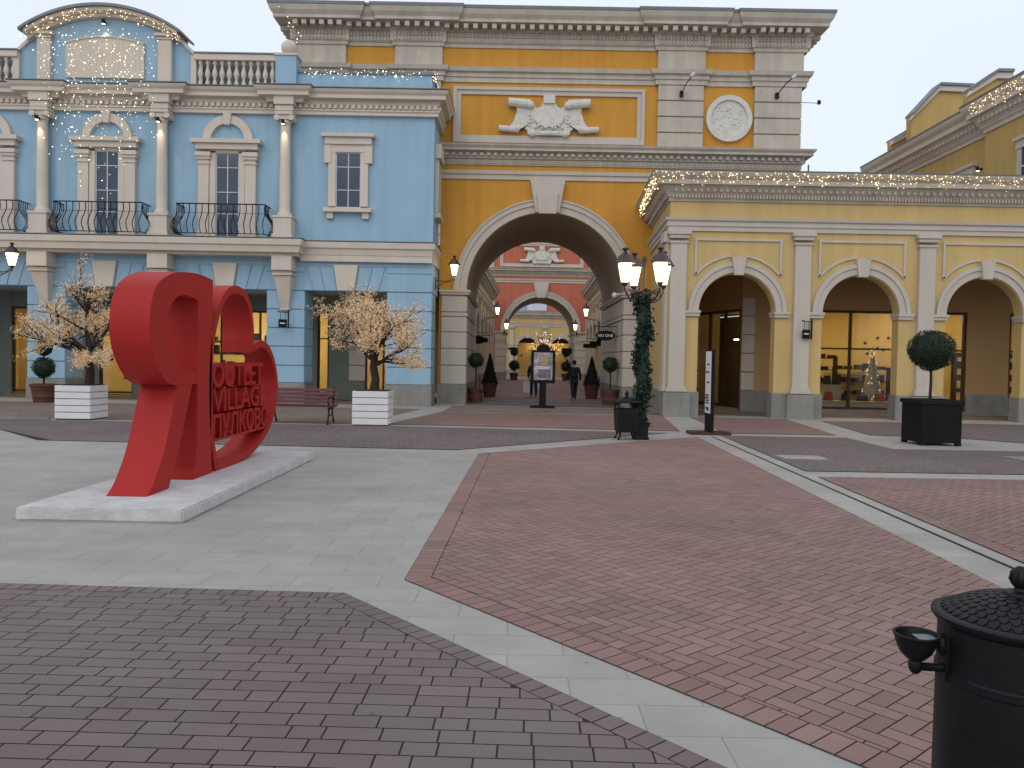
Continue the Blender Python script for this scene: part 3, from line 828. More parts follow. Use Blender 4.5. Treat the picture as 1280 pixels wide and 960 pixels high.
    half = [(0.0, 11.28), (0.25, 11.28), (0.30, 11.15), (0.45, 11.08), (0.60, 11.2), (1.22, 11.15), (1.20, 10.95), (1.30, 10.62), (1.48, 10.35), (1.45, 10.2), (1.12, 10.18), (1.05, 10.3), (0.92, 10.34), (0.80, 10.26), (0.78, 10.12), (0.62, 10.04), (0.5, 10.08), (0, 10.10)]
    hb = [(0.0, 10.7)] * len(half)
    for sx in (-1, 1):
        A = [(sx * x, z) for x, z in half]
        cen = (sx * 0.45, 10.65)
        for i in range(len(A) - 1):
            r.prism([cen, A[i], A[i + 1]], -0.16, 0)
        r.prism([cen, A[-1], A[0]], -0.16, 0)
        r.tube([(sx * 0.70, -0.18, 11.22), (sx * 1.52, -0.18, 11.28)], [0.17, 0.16], 12)
        r.tube([(sx * 1.12, -0.14, 10.28), (sx * 1.86, -0.14, 10.32)], [0.125, 0.11], 12)
        r.ball((sx * 0.70, -0.22, 11.17), 0.15, 8); r.ball((sx * 1.15, -0.2, 10.30), 0.10, 8); r.ball((sx * 0.62, -0.16, 10.12), 0.12, 8)
        for j in range(4):
            r.tube([(sx * (0.98 + j * 0.07), -0.155, 10.52 + 0.13 * j), (sx * (1.10 + j * 0.01), -0.175, 10.55 + 0.13 * j)], [0.02, 0.012], 5)
            r.ball((sx * (0.72 + 0.05 * math.sin(j * 2.1)), -0.16, 10.42 + j * 0.13), 0.055, 5)
    sh = [(0.55 * math.cos(2 * PI * i / 20), 10.72 + 0.36 * math.sin(2 * PI * i / 20)) for i in range(20)]
    r.prism(sh, -0.24, -0.15)
    r.box(-0.22, 0.22, -0.24, 0, 11.25, 11.55); r.tube([(-0.35, -0.2, 10.14), (0.35, -0.2, 10.14)], 0.09, 8)
    for j in range(9):
        r.ball((-0.5 + j * 0.125, -0.22, 10.36 + 0.05 * math.sin(j * 2)), 0.055, 5)
    r.build('cartouche', M['relief'], T, bevel=0)
    # medallions
    for sx in (-1, 1):
        m = MB(); cx = sx * 6.72
        m.arch(cx, 10.84, 0.68, 0.86, -0.14, 0, 0, 2 * PI, 40)
        m.prism([(cx + 0.69 * math.cos(2 * PI * i / 40), 10.84 + 0.69 * math.sin(2 * PI * i / 40)) for i in range(40)], -0.06, 0)
        q = random.Random(8)
        for k in range(34):
            a_ = q.uniform(0, 2 * PI); rr_ = 0.56 * math.sqrt(q.random()); l = q.uniform(0.05, 0.2); tl = q.uniform(-0.5, 0.5)
            x_, z_ = cx + rr_ * math.cos(a_), 10.84 + rr_ * math.sin(a_)
            m.tube([(x_ - l / 2, -0.058, z_ - l * tl / 2), (x_, -0.068, z_ + q.uniform(-0.02, 0.02)), (x_ + l / 2, -0.058, z_ + l * tl / 2)], [0.008, q.uniform(0.012, 0.028), 0.008], 5)
        m.build('medallion', M['relief'], T, smooth=False)
    return T

TW = tower('arch_tower', 'tall ochre gatehouse with a big round arch in the middle of the plaza', (1.2, 30.2, 0), 'ochre')
TR = tower('arch_tower', 'coral red gatehouse with a smaller-looking arch seen through the ochre arch', (2.36, 68.7, 0), 'coral')

# ---- street behind the arch: two yellow wings and the end building
arcade('street_building', 'pale yellow wing with arches along the left side of the street behind the arch', (-1.55, 67.4, 0), R(-90 - 1.72), 7, 0, 'yellow', False, depth=4)
for o in list(bpy.data.objects):
    if o.name == 'street_building': o.rotation_euler = (0, 0, R(90 - 1.72)); o.location = (-2.55, 39.5, 0)
sw = arcade('street_building', 'pale yellow wing with arches along the right side of the street behind the arch', (6.2, 67.0, 0), R(-90 - 1.72), 7, 0, 'yellow', False, depth=4)
ew = arcade('end_building', 'pale yellow arcade closing the far end of the street behind both arches', (-4.3, 93, 0), 0, 4, 0, 'yellow', False)
for T_, n_ in ((bpy.data.objects['street_building'], 7), (sw, 7)):
    b_ = MB(); b_.box(0.1, n_ * 3.87 + 0.4, 1.6, 1.8, 0, 5.25); b_.build('gallery_wall', M['inwall'], T_)
    for i in range(n_):
        l = MB(); l.box(i * 3.87 + 1.2, i * 3.87 + 3.0, 1.50, 1.56, 0.5, 2.9); l.build('lit_shop_window', M['shelf'], T_)
room(ew, 0.2, 15.4, 2.4, 5.5, 4.1, [(3, 4.6, 0.8, 0.2), (6.6, 4.6, 0.8, 0.2), (10, 4.6, 0.9, 0.25), (13.5, 4.6, 0.8, 0.2)])
gw = MB(); gw.box(0.1, 15.5, 2.32, 2.4, 3.95, 5.3); gw.build('gallery_wall', M['brown'], ew)
for cx in (4.0, 7.9, 11.7):
    for i in range(10):
        gd = MB(); gx = cx - 1.4 + i * 0.3; gz = 0.8 + (i * 7 % 4) * 0.5
        gd.box(gx, gx + 0.22, 4.6, 4.9, gz, gz + 0.3); gd.build('shelf_goods', M['goods'] if i % 3 else M['goodsred'], ew)
up = MB(); up.box(0, 6.2, 5.5, 6.0, 7.6, 10.2); up.build('blue_upper_wall', M['blue'], ew)
up = MB(); up.box(6.2, 15.4, 5.55, 6.0, 7.6, 10.2); up.build('pink_upper_wall', M['coral'], ew)
up = MB(); up.box(6.0, 8.4, 5.3, 5.49, 8.0, 9.1); up.build('white_upper_panel', M['pale'], ew)

# ---- upper wing above the arcade on the right (its wall faces left, along the view)
UW = thing('upper_wing', 'warm yellow upper storey with a stepped gable rising behind the arcade roof on the right', 'building', (17.25, 25.9, 0))
m = MB(); m.box(-0.25, 6, 0.0, 3.35, 7.3, 10.2); m.box(0, 6, 3.35, 13.0, 7.3, 10.2); m.build('wall', M['upyellow'], UW)
m = MB(); pth = [(0, 13.0), (0, 3.35), (-0.25, 3.35), (-0.25, 0), (6, 0)]
m.molding(pth, scaled(CORN, 1.05, 0.62, 10.2)); m.blocks(pth, 0.17, 0.33, 10.55, 10.7, 0.12, 0.26)
m.build('cornice', M['trim'], UW)
m = MB(); m.molding(pth, [(-0.4, 11.25), (0.63, 11.25), (0.65, 11.33), (-0.4, 11.36)]); m.box(0.2, 6, 0.2, 12.8, 10.9, 11.28); m.build('roof_capping', M['roof'], UW)
def gable(poly, y, d, nm):
    b = MB(); b.prism(poly, y, y + d); w_ = b.build('gable_wall', M['upyellow'], UW)
    n = len(poly)
    top = poly[:]      # polygon given from lower left, over the top, to the lower right
    A = [(p[0], p[1]) for p in top[1:-1]]
    c = MB(); c.strip([(x - 0.1, z - 0.22) if i == 0 else (x, z - 0.22) for i, (x, z) in enumerate(A)], A, y - 0.14, y - 0.01)
    c.build('gable_moulding', M['trim'], w_)
    c = MB(); c.strip([(x, z + 0.01) for x, z in A], [(x, z + 0.12) for x, z in A], y - 0.22, y + d + 0.1)
    c.build('gable_capping', M['roof'], w_)
gable([(0.0, 11.0), (-0.05, 12.65), (1.1, 13.95), (3.0, 13.9), (3.0, 11.0)], 9.3, 0.45, 'a')
gable([(0.0, 11.0), (-0.05, 12.05), (0.85, 12.6), (2.0, 12.6), (2.0, 11.0)], 11.1, 0.4, 'b')
gable([(-0.1, 11.0), (-0.1, 12.2), (0.9, 12.9), (1.5, 12.9), (1.5, 11.0)], 4.8, 0.4, 'c')
def side_window(y0, y1, z0, z1, xw):
    f = MB(); f.box(xw - 0.10, xw, y0 - 0.25, y1 + 0.25, z1, z1 + 0.28); f.box(xw - 0.16, xw, y0 - 0.35, y1 + 0.35, z1 + 0.28, z1 + 0.40)
    f.box(xw - 0.07, xw, y0 - 0.22, y0, z0, z1); f.box(xw - 0.07, xw, y1, y1 + 0.22, z0, z1)
    wf = f.build('window_frame', M['pilaster'], UW)
    p = MB(); p.box(xw - 0.03, xw - 0.005, y0, y1, z0, z1); pp = p.build('pane', M['pane'], wf)
    p = MB(); p.box(xw - 0.05, xw - 0.03, (y0 + y1) / 2 - 0.03, (y0 + y1) / 2 + 0.03, z0, z1); p.box(xw - 0.05, xw - 0.03, y0, y1, z1 - 0.65, z1 - 0.6); p.build('glazing_bar', M['wframe'], wf)
side_window(4.6, 5.6, 7.6, 9.0, 0.0)
side_window(0.15, 1.15, 7.6, 9.1, -0.25)

# ---- pale blue building on the left
BL = thing('blue_building', 'pale blue two-storey building with cream columns and iron balconies on the left', 'building', (-2.86, 28.13, 0), 0.0)
BL.scale = (1.018, 1, 1)
XL = -19.0
COLS = [-17.4, -13.28, -9.22, -5.03]
m = MB()
DB = 2.0
m.box(XL, 0, 0, DB, 4.0, 10.7)
for x0, x1 in ((-19.0, -18.4 + 0.35), (-17.4 - 0.65 + 0.0, -17.4 + 0.65), (-13.93, -12.63), (-9.87, -8.57), (-5.68, -4.38), (-1.55, 0)):
    m.box(x0 + 0.03, x1 - 0.03, 0.03, 1.15, 0.75, 4.0)
m.box(-0.5, -0.10, 1.2, 2.0, 0.75, 4.0)
m.build('wall', M['blue'], BL)
for x0, x1 in ((-18.05, -16.75), (-13.93, -12.63), (-9.87, -8.57), (-5.68, -4.38), (-1.55, 0)):
    m = MB(); m.box(x0 - 0.03, x1 + 0.03, -0.05, 1.2, 0, 0.75)
    if x1 == 0: m.box(-0.5, -0.06, 1.2, 2.03, 0, 0.75)
    m.build('stone_plinth', M['plinth'], BL)
m = MB()
zs = [0.76, 1.37, 2.04, 2.69, 3.34, 4.0]
for x0, x1 in ((-18.05, -16.75), (-13.93, -12.63), (-9.87, -8.57), (-5.68, -4.38), (-1.55, 0)):
    for z0, z1 in zip(zs[:-1], zs[1:]):
        m.box(x0, x1, -0.03, 1.18, z0, z1 - 0.035)
for z0, z1 in zip(zs[:-1], zs[1:]): m.box(-0.13, -0.07, 1.19, 1.99, z0, z1 - 0.035)
# voussoir courses above the openings
OPN = [(-15.35, ), (-11.25, ), (-7.12, ), (-2.96, )]
def vous(cx, x0, x1):
    # fan of five flat-arch blocks each side of the keystone
    zb, zt, g_ = 4.0, 4.62, 0.02
    cuts_b = [0.31, 0.72, 1.12, 1.46]; cuts_t = [0.42, 0.92, 1.36, 1.36]
    for sx in (-1, 1):
        for i in range(2):
            h_ = 0.84 if i == 0 else 0.84
            P4 = [(cx + sx * (cuts_b[i] + g_), zb), (cx + sx * (cuts_b[i + 1] - g_), zb), (cx + sx * (cuts_t[i + 1] - g_), 4.84), (cx + sx * (cuts_t[i] + g_), 4.84)]
            m.prism(P4, -0.03, 0.001)
for cx, in OPN: vous(cx, cx - 1.43, cx + 1.43)
cc = [c[0] for c in OPN]
for i, a in enumerate(cc):
    nx = cc[i + 1] if i < 3 else None
    x0 = a + 1.14
    x1 = (nx - 1.14) if nx else 0.0
    xt0 = a + 1.40; xt1 = (nx - 1.40) if nx else 0.0
    m.prism([(x0, 4.0), (x1, 4.0), (xt1, 4.60), (xt0, 4.60)], -0.03, 0.001)
    m.prism([(a + 1.42, 4.635), (xt1 - 0.02 if nx else 0.0, 4.635), (xt1 + 0.02 if nx else 0.0, 4.84), (a + 1.38, 4.84)], -0.028, 0.001)
m.box(XL, 0, -0.028, 0.001, 4.845, 5.0)
m.build('rustication', M['blue'], BL, bevel=0.008)
for cx, in OPN:
    k = MB(); k.prism([(cx - 0.29, 4.0), (cx + 0.29, 4.0), (cx + 0.42, 4.9), (cx - 0.42, 4.9)], -0.12, 0); k.build('keystone', M['trim'], BL, bevel=0.012)
# portico ceiling and shop wall
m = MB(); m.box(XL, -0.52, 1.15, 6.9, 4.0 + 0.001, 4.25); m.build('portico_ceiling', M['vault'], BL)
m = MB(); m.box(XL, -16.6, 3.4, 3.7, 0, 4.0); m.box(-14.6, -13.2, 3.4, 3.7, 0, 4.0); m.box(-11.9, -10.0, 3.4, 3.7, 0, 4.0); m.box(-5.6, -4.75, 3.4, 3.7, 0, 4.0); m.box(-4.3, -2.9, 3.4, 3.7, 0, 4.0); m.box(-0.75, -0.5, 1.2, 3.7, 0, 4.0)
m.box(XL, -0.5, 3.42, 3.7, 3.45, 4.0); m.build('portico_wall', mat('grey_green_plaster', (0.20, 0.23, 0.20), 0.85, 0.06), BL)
m = MB()
for i in range(5): m.box(-3.5, -2.88, 3.34, 3.4, 0.77 + i * 0.62, 0.77 + i * 0.62 + 0.59)
m.build('quoin', M['trim'], BL, bevel=0.01)
shopfront(BL, -16.6, -14.6, 3.55, 0.1, 3.45, [-15.6], [2.4], M['brown'])
shopfront(BL, -13.2, -11.9, 3.55, 0.1, 3.45, [], [2.4], M['brown'])
shopfront(BL, -10.0, -5.6, 3.55, 0.1, 3.45, [-8.5, -7.0], [2.2], M['brown'])
shopfront(BL, -4.75, -4.3, 3.55, 0.1, 3.45, [], [2.4], M['brown'])
shopfront(BL, -2.9, -0.75, 3.55, 0.1, 3.45, [-2.2, -1.5], [], M['brown'])
room(BL, -18.5, -0.8, 3.8, 7.0, 3.9, [(-15.6, 5.2, 1.6, 0.6), (-12.4, 5.2, 1.2, 0.6), (-8.4, 5.0, 2.0, 0.8), (-6.2, 5.0, 1.4, 0.8), (-4.4, 4.6, 0.9, 0.6), (-1.8, 5.2, 1.2, 0.4)])
q = random.Random(5)
for (a, b) in ((-9.8, -5.8), (-4.7, -4.35), (-16.4, -14.8), (-13, -12)):
    for z in (0.6, 1.15, 1.7, 2.25):
        s_ = MB(); s_.box(a, b, 4.9, 5.3, z, z + 0.04); so_ = s_.build('shelf', M['shelf'], BL)
        x = a + 0.05; gm = MB()
        while x < b - 0.2:
            ww = q.uniform(0.12, 0.28); gm.box(x, x + ww, 4.95, 5.2, z + 0.04, z + 0.04 + q.uniform(0.12, 0.38), q.random()); x += ww + q.uniform(0.06, 0.3)
        gm.build('shelf_goods', M['goods'], so_)
n20 = text_mesh('window_lettering', '20', -15.05, -14.7, 1.28, 1.62, 3.52, 0.01, M['signdark'], BL, None, 0.02)
# balcony ledge with its ressaut end
m = MB()
lp = [(XL, -0.75), (-4.42, -0.75), (-4.42, -0.22), (0.0, -0.22), (0.0, 2.05)]
m.molding(lp, [(-0.25, 5.22), (0.0, 5.22), (0.04, 5.42), (0.10, 5.46), (0.12, 5.66), (-0.25, 5.68)])
m.box(XL, -4.5, -0.55, 0, 5.12, 5.60); m.box(-4.5, 0.0, -0.2, 0, 5.0, 5.60); m.box(-0.05, 0.06, 0, 2.0, 5.0, 5.5)
m.build('balcony_ledge', M['trim'], BL)
m = MB(); m.molding(lp, [(-0.5, 5.685), (0.13, 5.685), (0.13, 5.71), (-0.5, 5.74)]); m.box(XL, -4.6, -0.5, 0, 5.68, 5.742); m.build('ledge_capping', M['roof'], BL)
for cx in COLS:
    # tapering bracket under each column
    b = MB(); b.box(cx - 0.34, cx + 0.34, -0.62, 0, 4.62, 5.12); b.box(cx - 0.30, cx + 0.30, -0.52, 0, 4.54, 4.60); b.box(cx - 0.33, cx + 0.33, -0.55, 0, 4.46, 4.53)
    v = [(cx - 0.29, -0.48, 4.45), (cx + 0.29, -0.48, 4.45), (cx + 0.29, 0, 4.45), (cx - 0.29, 0, 4.45), (cx - 0.14, -0.14, 3.36), (cx + 0.14, -0.14, 3.36), (cx + 0.14, 0, 3.36), (cx - 0.14, 0, 3.36)]
    b.add(v, [(0, 1, 2, 3), (4, 7, 6, 5), (0, 4, 5, 1), (1, 5, 6, 2), (2, 6, 7, 3), (3, 7, 4, 0)])
    b.box(cx - 0.16, cx + 0.16, -0.16, 0, 3.28, 3.36); b.build('bracket', M['trim'], BL, bevel=0.01)
    c = MB(); c.box(cx - 0.31, cx + 0.31, -0.58, 0, 5.74, 6.42); c.box(cx - 0.35, cx + 0.35, -0.62, 0, 5.74, 5.86); c.box(cx - 0.34, cx + 0.34, -0.61, 0, 6.42, 6.50)
    pd = c.build('column_pedestal', M['trim'], BL, bevel=0.01)
    c = MB(); c.lathe([(0.25, 6.5), (0.25, 6.58), (0.21, 6.64), (0.185, 6.70), (0.185, 7.5), (0.165, 9.66), (0.20, 9.68), (0.20, 9.74), (0.18, 9.80)], cx, -0.26, 20)
    c.box(cx - 0.30, cx + 0.30, -0.52, 0, 9.96, 10.06)
    for sx in (-1, 1):
        c.tube([(cx + sx * 0.24, -0.50, 9.86), (cx + sx * 0.24, -0.02, 9.86)], 0.10, 12)
    c.box(cx - 0.2, cx + 0.2, -0.46, 0, 9.80, 9.96)
    c.build('column', M['trim'], BL, smooth=True)
# entablature
def bres(o, ends=True):
    q = [(XL, 0)]
    for cx in COLS:
        q += [(cx - 0.45, 0), (cx - 0.45, -o), (cx + 0.45, -o), (cx + 0.45, 0)]
    return q + [(0, 0), (0, 2.05)]
pb = [(XL, -0.14), (0.14, -0.14), (0.14, 2.05)]
m = MB(); m.molding(pb, [(-0.14, 10.07), (0.0, 10.07), (0.0, 10.18), (0.04, 10.20), (0.04, 10.25), (-0.14, 10.26)]); m.box(XL, 0.13, -0.13, 0.0, 10.26, 10.6); m.box(0, 0.13, 0, 2.04, 10.26, 10.6)
m.blocks(pb, -0.01, 0.08, 10.28, 10.41, 0.11, 0.20); m.build('dentil_course', M['trim'], BL)
rb_ = bres(0.24)
m = MB(); m.molding(rb_, [(0, 10.42), (0.16, 10.42), (0.18, 10.52), (0.22, 10.55), (0.40, 10.58), (0.40, 10.70), (0.47, 10.77), (0.52, 10.86), (-0.2, 10.88)])
m.build('cornice', M['trim'], BL)
for cx in COLS:
    m = MB(); m.box(cx - 0.34, cx + 0.34, -0.56, -0.14, 10.28, 10.62); m.box(cx - 0.30, cx + 0.30, -0.50, -0.14, 10.08, 10.27); m.build('impost_block', M['trim'], BL, bevel=0.01)
m = MB(); m.molding(rb_, [(-0.3, 10.885), (0.53, 10.885), (0.54, 10.915), (-0.3, 10.93)]); m.box(XL, -0.02, 0.0, DB, 10.7, 10.92); m.build('cornice_capping', M['roof'], BL)
# parapet: balustrade, blue piers, low parapet on the right
bal = [(0.075, 10.93), (0.075, 11.10), (0.045, 11.18), (0.04, 11.22), (0.085, 11.32), (0.095, 11.40), (0.07, 11.50), (0.04, 11.62), (0.035, 11.68), (0.055, 11.72), (0.07, 11.76), (0.07, 11.84)]
proto_me = None
for a, b, n_ in ((-8.10, -5.40, 11), (-17.0, -14.2, 11)):
    for i in range(n_):
        x = a + (b - a) * (i + 0.5) / n_
        if proto_me is None:
            c = MB(); c.lathe(bal, 0, 0, 10); o = c.build('baluster', M['trim'], BL, smooth=True); proto_me = o
        else:
            o = proto_me.copy(); col.objects.link(o); o.parent = BL
        o.location = (x, -0.14, 0)
    r = MB(); r.box(a - 0.05, b + 0.05, -0.28, 0.0, 11.84, 12.05); r.build('balustrade_rail', M['trim'], BL, bevel=0.01)
    r = MB(); r.box(a - 0.06, b + 0.06, -0.32, 0.04, 12.055, 12.10); r.build('rail_capping', M['roof'], BL)
    r = MB(); r.box(a, b, 0.35, 0.45, 10.92, 12.0); r.build('parapet_back', M['roof'], BL)
m = MB(); m.box(-5.38, -4.68, -0.32, 0.3, 10.92, 12.02); m.build('parapet_pier', M['blue'], BL)
m = MB(); m.box(-5.42, -4.64, -0.36, 0.34, 12.02, 12.10); m.build('pier_capping', M['trim'], BL)
m = MB(); m.ball((-5.0, -0.02, 12.38), 0.27, 14); m.lathe([(0.14, 12.1), (0.1, 12.16), (0.12, 12.2)], -5.0, -0.02, 12); m.build('ball_finial', M['trim'], BL, smooth=True)
m = MB(); m.box(-4.68, -0.1, -0.10, 0.3, 10.92, 11.50); m.box(-0.4, -0.1, 0.3, 2.0, 10.92, 11.50); m.build('low_parapet', M['blue'], BL)
m = MB(); m.box(-4.66, -0.04, -0.16, 0.36, 11.50, 11.58); m.box(-0.46, -0.04, 0.36, 2.0, 11.50, 11.58); m.build('parapet_capping', M['roof'], BL)
# curved pediment
PC = -11.21
m = MB()
h_ = 2.30; rise = 0.62; Rr = (h_ * h_ + rise * rise) / (2 * rise); zc = 12.76 + rise - Rr
def arcz(dx, d=0.0): return zc + math.sqrt((Rr + d) ** 2 - dx * dx)
n_ = 24
top = [(PC - h_ + 2 * h_ * i / n_, arcz(-h_ + 2 * h_ * i / n_, -0.15)) for i in range(n_ + 1)]
bot = [(x, 10.92) for x, z in top]
m.strip(bot, top, -0.12, 0.4)
for sx in (-1, 1):
    e0 = [(PC + sx * (2.29 + 0.72 * (1 - math.cos(t * PI / 2 / 8)) ), 12.72 - 0.72 * math.sin(t * PI / 2 / 8)) for t in range(9)]
    e0 = [(PC + sx * (2.29 + 0.74 * math.sin(t / 8 * PI / 2) ** 1.0 * (1 - 0)), 12.0 + 0.72 * (1 - math.sin(t / 8 * PI / 2))) for t in range(9)]
    m.strip([(x, 10.92) for x, z in e0], e0, -0.06, 0.34)
m.build('pediment_wall', M['blue'], BL)
m = MB()
for sx in (-1, 1):
    m = MB()
    e0 = [(PC + sx * (2.29 + 0.74 * math.sin(t / 8 * PI / 2)), 12.0 + 0.72 * (1 - math.sin(t / 8 * PI / 2))) for t in range(9)]
    m.strip(e0, [(x + sx * 0.02, z + 0.12) for x, z in e0], -0.16, 0.4)
    x0, x1 = sorted((PC + sx * 2.92, PC + sx * 3.10)); m.box(x0, x1, -0.20, 0.36, 10.92, 12.0)
    m.build('scroll_wing_moulding', M['trim'], BL)
m = MB()
for k_, (d0, d1, y0) in enumerate(((-0.14, -0.02, -0.30), (-0.018, 0.10, -0.52))):
    hh = h_ + 0.28
    A = [(PC - hh + 2 * hh * i / n_, arcz(-hh + 2 * hh * i / n_, d0)) for i in range(n_ + 1)]
    Bq = [(PC - hh + 2 * hh * i / n_, arcz(-hh + 2 * hh * i / n_, d1)) for i in range(n_ + 1)]
    m.strip(A, Bq, y0, 0.4)
m.build('curved_cornice', M['trim'], BL)
m = MB(); hh = h_ + 0.42
A = [(PC - hh + 2 * hh * i / n_, arcz(-hh + 2 * hh * i / n_, 0.11)) for i in range(n_ + 1)]
Bq = [(x, z + 0.09) for x, z in A]
m.strip(A, Bq, -0.62, 0.6); m.build('curved_capping', M['roof'], BL)
for sx in (-1, 1):
    m = MB(); cx = PC + sx * 2.05
    m.box(cx - 0.23, cx + 0.23, -0.26, -0.12, 10.92, 12.50); m.box(cx - 0.27, cx + 0.27, -0.30, -0.12, 12.50, 12.56); m.box(cx - 0.32, cx + 0.32, -0.36, -0.12, 12.60, 12.70); m.box(cx - 0.24, cx + 0.24, -0.28, -0.12, 12.56, 12.60); m.build('pediment_pilaster', M['trim'], BL, bevel=0.008)
m = MB()
A = [(PC - 1.33 + 2.66 * i / 16, 11.18) for i in range(17)]
Bq = [(x, 12.34 + 0.22 * (1 - ((x - PC) / 1.33) ** 2)) for x, z in A]
m.strip(A, Bq, -0.20, -0.11); pq = m.build('plaque', M['trim'], BL)
m = MB(); m.strip(Bq, [(x, z + 0.05) for x, z in Bq], -0.24, -0.12); m.build('plaque_moulding', M['trim'], pq)

def glazing(parent, x0, x1, z0, z1, y, vs, hs):
    f = MB(); t = 0.035
    f.box(x0, x0 + t, y - 0.03, y + 0.03, z0, z1); f.box(x1 - t, x1, y - 0.03, y + 0.03, z0, z1); f.box(x0 + t, x1 - t, y - 0.03, y + 0.03, z1 - t, z1); f.box(x0 + t, x1 - t, y - 0.03, y + 0.03, z0, z0 + t)
    for v in vs: f.box(v - 0.016, v + 0.016, y - 0.025, y + 0.025, z0 + t, z1 - t)
    for h in hs: f.box(x0 + t, x1 - t, y - 0.022, y + 0.022, h - 0.014, h + 0.014)
    fo = f.build('window', M['wframe'], parent)
    p = MB(); p.box(x0 + 0.01, x1 - 0.01, y + 0.0, y + 0.012, z0 + 0.01, z1 - 0.01); p.build('pane', M['pane'], fo)
for cx in (-15.3, -11.17, -7.05):
    s_ = MB(); s_.box(cx - 0.60, cx - 0.44, -0.02, 0.0, 5.74, 8.74)
    t = MB()
    for sx in (-1, 1):
        x0, x1 = sorted((cx + sx * 0.62, cx + sx * 0.98))
        t.box(x0, x1, -0.16, 0, 5.74, 8.3); t.box(x0 - 0.03, x1 + 0.03, -0.19, 0, 5.74, 5.95); t.box(x0 - 0.03, x1 + 0.03, -0.20, 0, 8.3, 8.36); t.box(x0 - 0.05, x1 + 0.05, -0.22, 0, 8.46, 8.56); t.box(x0 - 0.08, x1 + 0.08, -0.27, 0, 8.56, 8.70); t.box(x0, x1, -0.16, 0, 8.36, 8.46)
        x0, x1 = sorted((cx + sx * 0.40, cx + sx * 0.60)); t.box(x0, x1, -0.13, -0.002, 5.74, 8.76)
    t.box(cx - 0.6, cx + 0.6, -0.13, -0.002, 8.70, 8.80)
    t.box(cx - 1.06, cx + 1.06, -0.26, 0, 8.80, 9.0); t.box(cx - 1.18, cx + 1.18, -0.36, 0, 9.0, 9.14)
    t.arch(cx, 9.14, 0.58, 0.86, -0.14, 0, n=20)
    t.prism([(cx - 0.09, 9.66), (cx + 0.09, 9.66), (cx + 0.14, 10.06), (cx - 0.14, 10.06)], -0.20, 0)
    t.build('window_surround', M['trim'], BL)
    glazing(BL, cx - 0.40, cx + 0.40, 5.76, 8.70, -0.05, [cx], [8.2, 7.35, 6.6])
    # bellied iron balcony railing
    r = MB(); hw = 1.48; dpt = 0.52
    def belly(t): return 0.20 * math.sin(PI * (1 - t) ** 1.35) ** 1.0 + 0.0
    def bar(px, py, nx, ny):
        pts = []
        for i in range(9):
            t_ = i / 8; o_ = 0.22 * math.sin(PI * min(1, (1 - t_) * 1.05)) ** 1.2 * (1 if t_ < 0.62 else 1.0) - 0.05 * math.sin(PI * t_ * 1.0)
            o_ = 0.23 * math.exp(-((t_ - 0.28) / 0.27) ** 2) - 0.05 * math.exp(-((t_ - 0.8) / 0.2) ** 2)
            pts.append((px + nx * o_, py + ny * o_, 5.80 + t_ * 1.02))
        r.tube(pts, 0.016, 5)
    yb = -0.72
    for i in range(15): bar(cx - hw + 2 * hw * i / 14, yb, 0, -1)
    for sx in (-1, 1):
        for i in range(5): bar(cx + sx * hw, yb + 0.08 + i * 0.12, sx, 0)
        r.tube([(cx + sx * hw, yb, 6.82), (cx + sx * hw, -0.05, 6.82)], 0.02, 6); r.tube([(cx + sx * hw, yb, 5.82), (cx + sx * hw, -0.05, 5.82)], 0.016, 6)
    r.tube([(cx - hw, yb, 6.82), (cx + hw, yb, 6.82)], 0.022, 6); r.tube([(cx - hw, yb, 5.82), (cx + hw, yb, 5.82)], 0.016, 6)
    r.tube([(cx - hw, yb - 0.05, 6.5), (cx + hw, yb - 0.05, 6.5)], 0.007, 4)
    r.build('balcony_railing', M['iron'], BL, smooth=True)
cx = -2.92
t = MB()
for sx in (-1, 1):
    x0, x1 = sorted((cx + sx * 0.43, cx + sx * 0.68)); t.box(x0, x1, -0.12, 0, 6.93, 8.80)
    x0, x1 = sorted((cx + sx * 0.58, cx + sx * 0.82)); t.box(x0, x1, -0.15, -0.001, 8.42, 9.06)
    x0, x1 = sorted((cx + sx * 0.50, cx + sx * 0.72)); t.box(x0, x1, -0.14, 0, 6.50, 6.72)
t.box(cx - 0.60, cx + 0.60, -0.13, 0, 8.80, 9.06); t.box(cx - 0.80, cx + 0.80, -0.20, 0, 9.06, 9.30); t.box(cx - 0.90, cx + 0.90, -0.30, 0, 9.30, 9.42)
t.box(cx - 0.82, cx + 0.82, -0.24, 0, 6.72, 6.86)
t.build('window_surround', M['trim'], BL, bevel=0.006)
glazing(BL, cx - 0.43, cx + 0.43, 6.88, 8.80, -0.04, [cx], [8.30, 7.5])
# window on the return wall
t = MB(); t.box(0, 0.12, 0.55, 0.75, 6.9, 8.8); t.box(0, 0.12, 1.35, 1.55, 6.9, 8.8); t.box(0, 0.2, 0.45, 1.65, 8.8, 9.3); t.box(0, 0.2, 0.45, 1.65, 6.7, 6.86); t.build('window_surround', M['trim'], BL)
t = MB(); t.box(0.0, 0.05, 0.75, 1.35, 6.88, 8.8); t.build('window', M['pane'], BL)

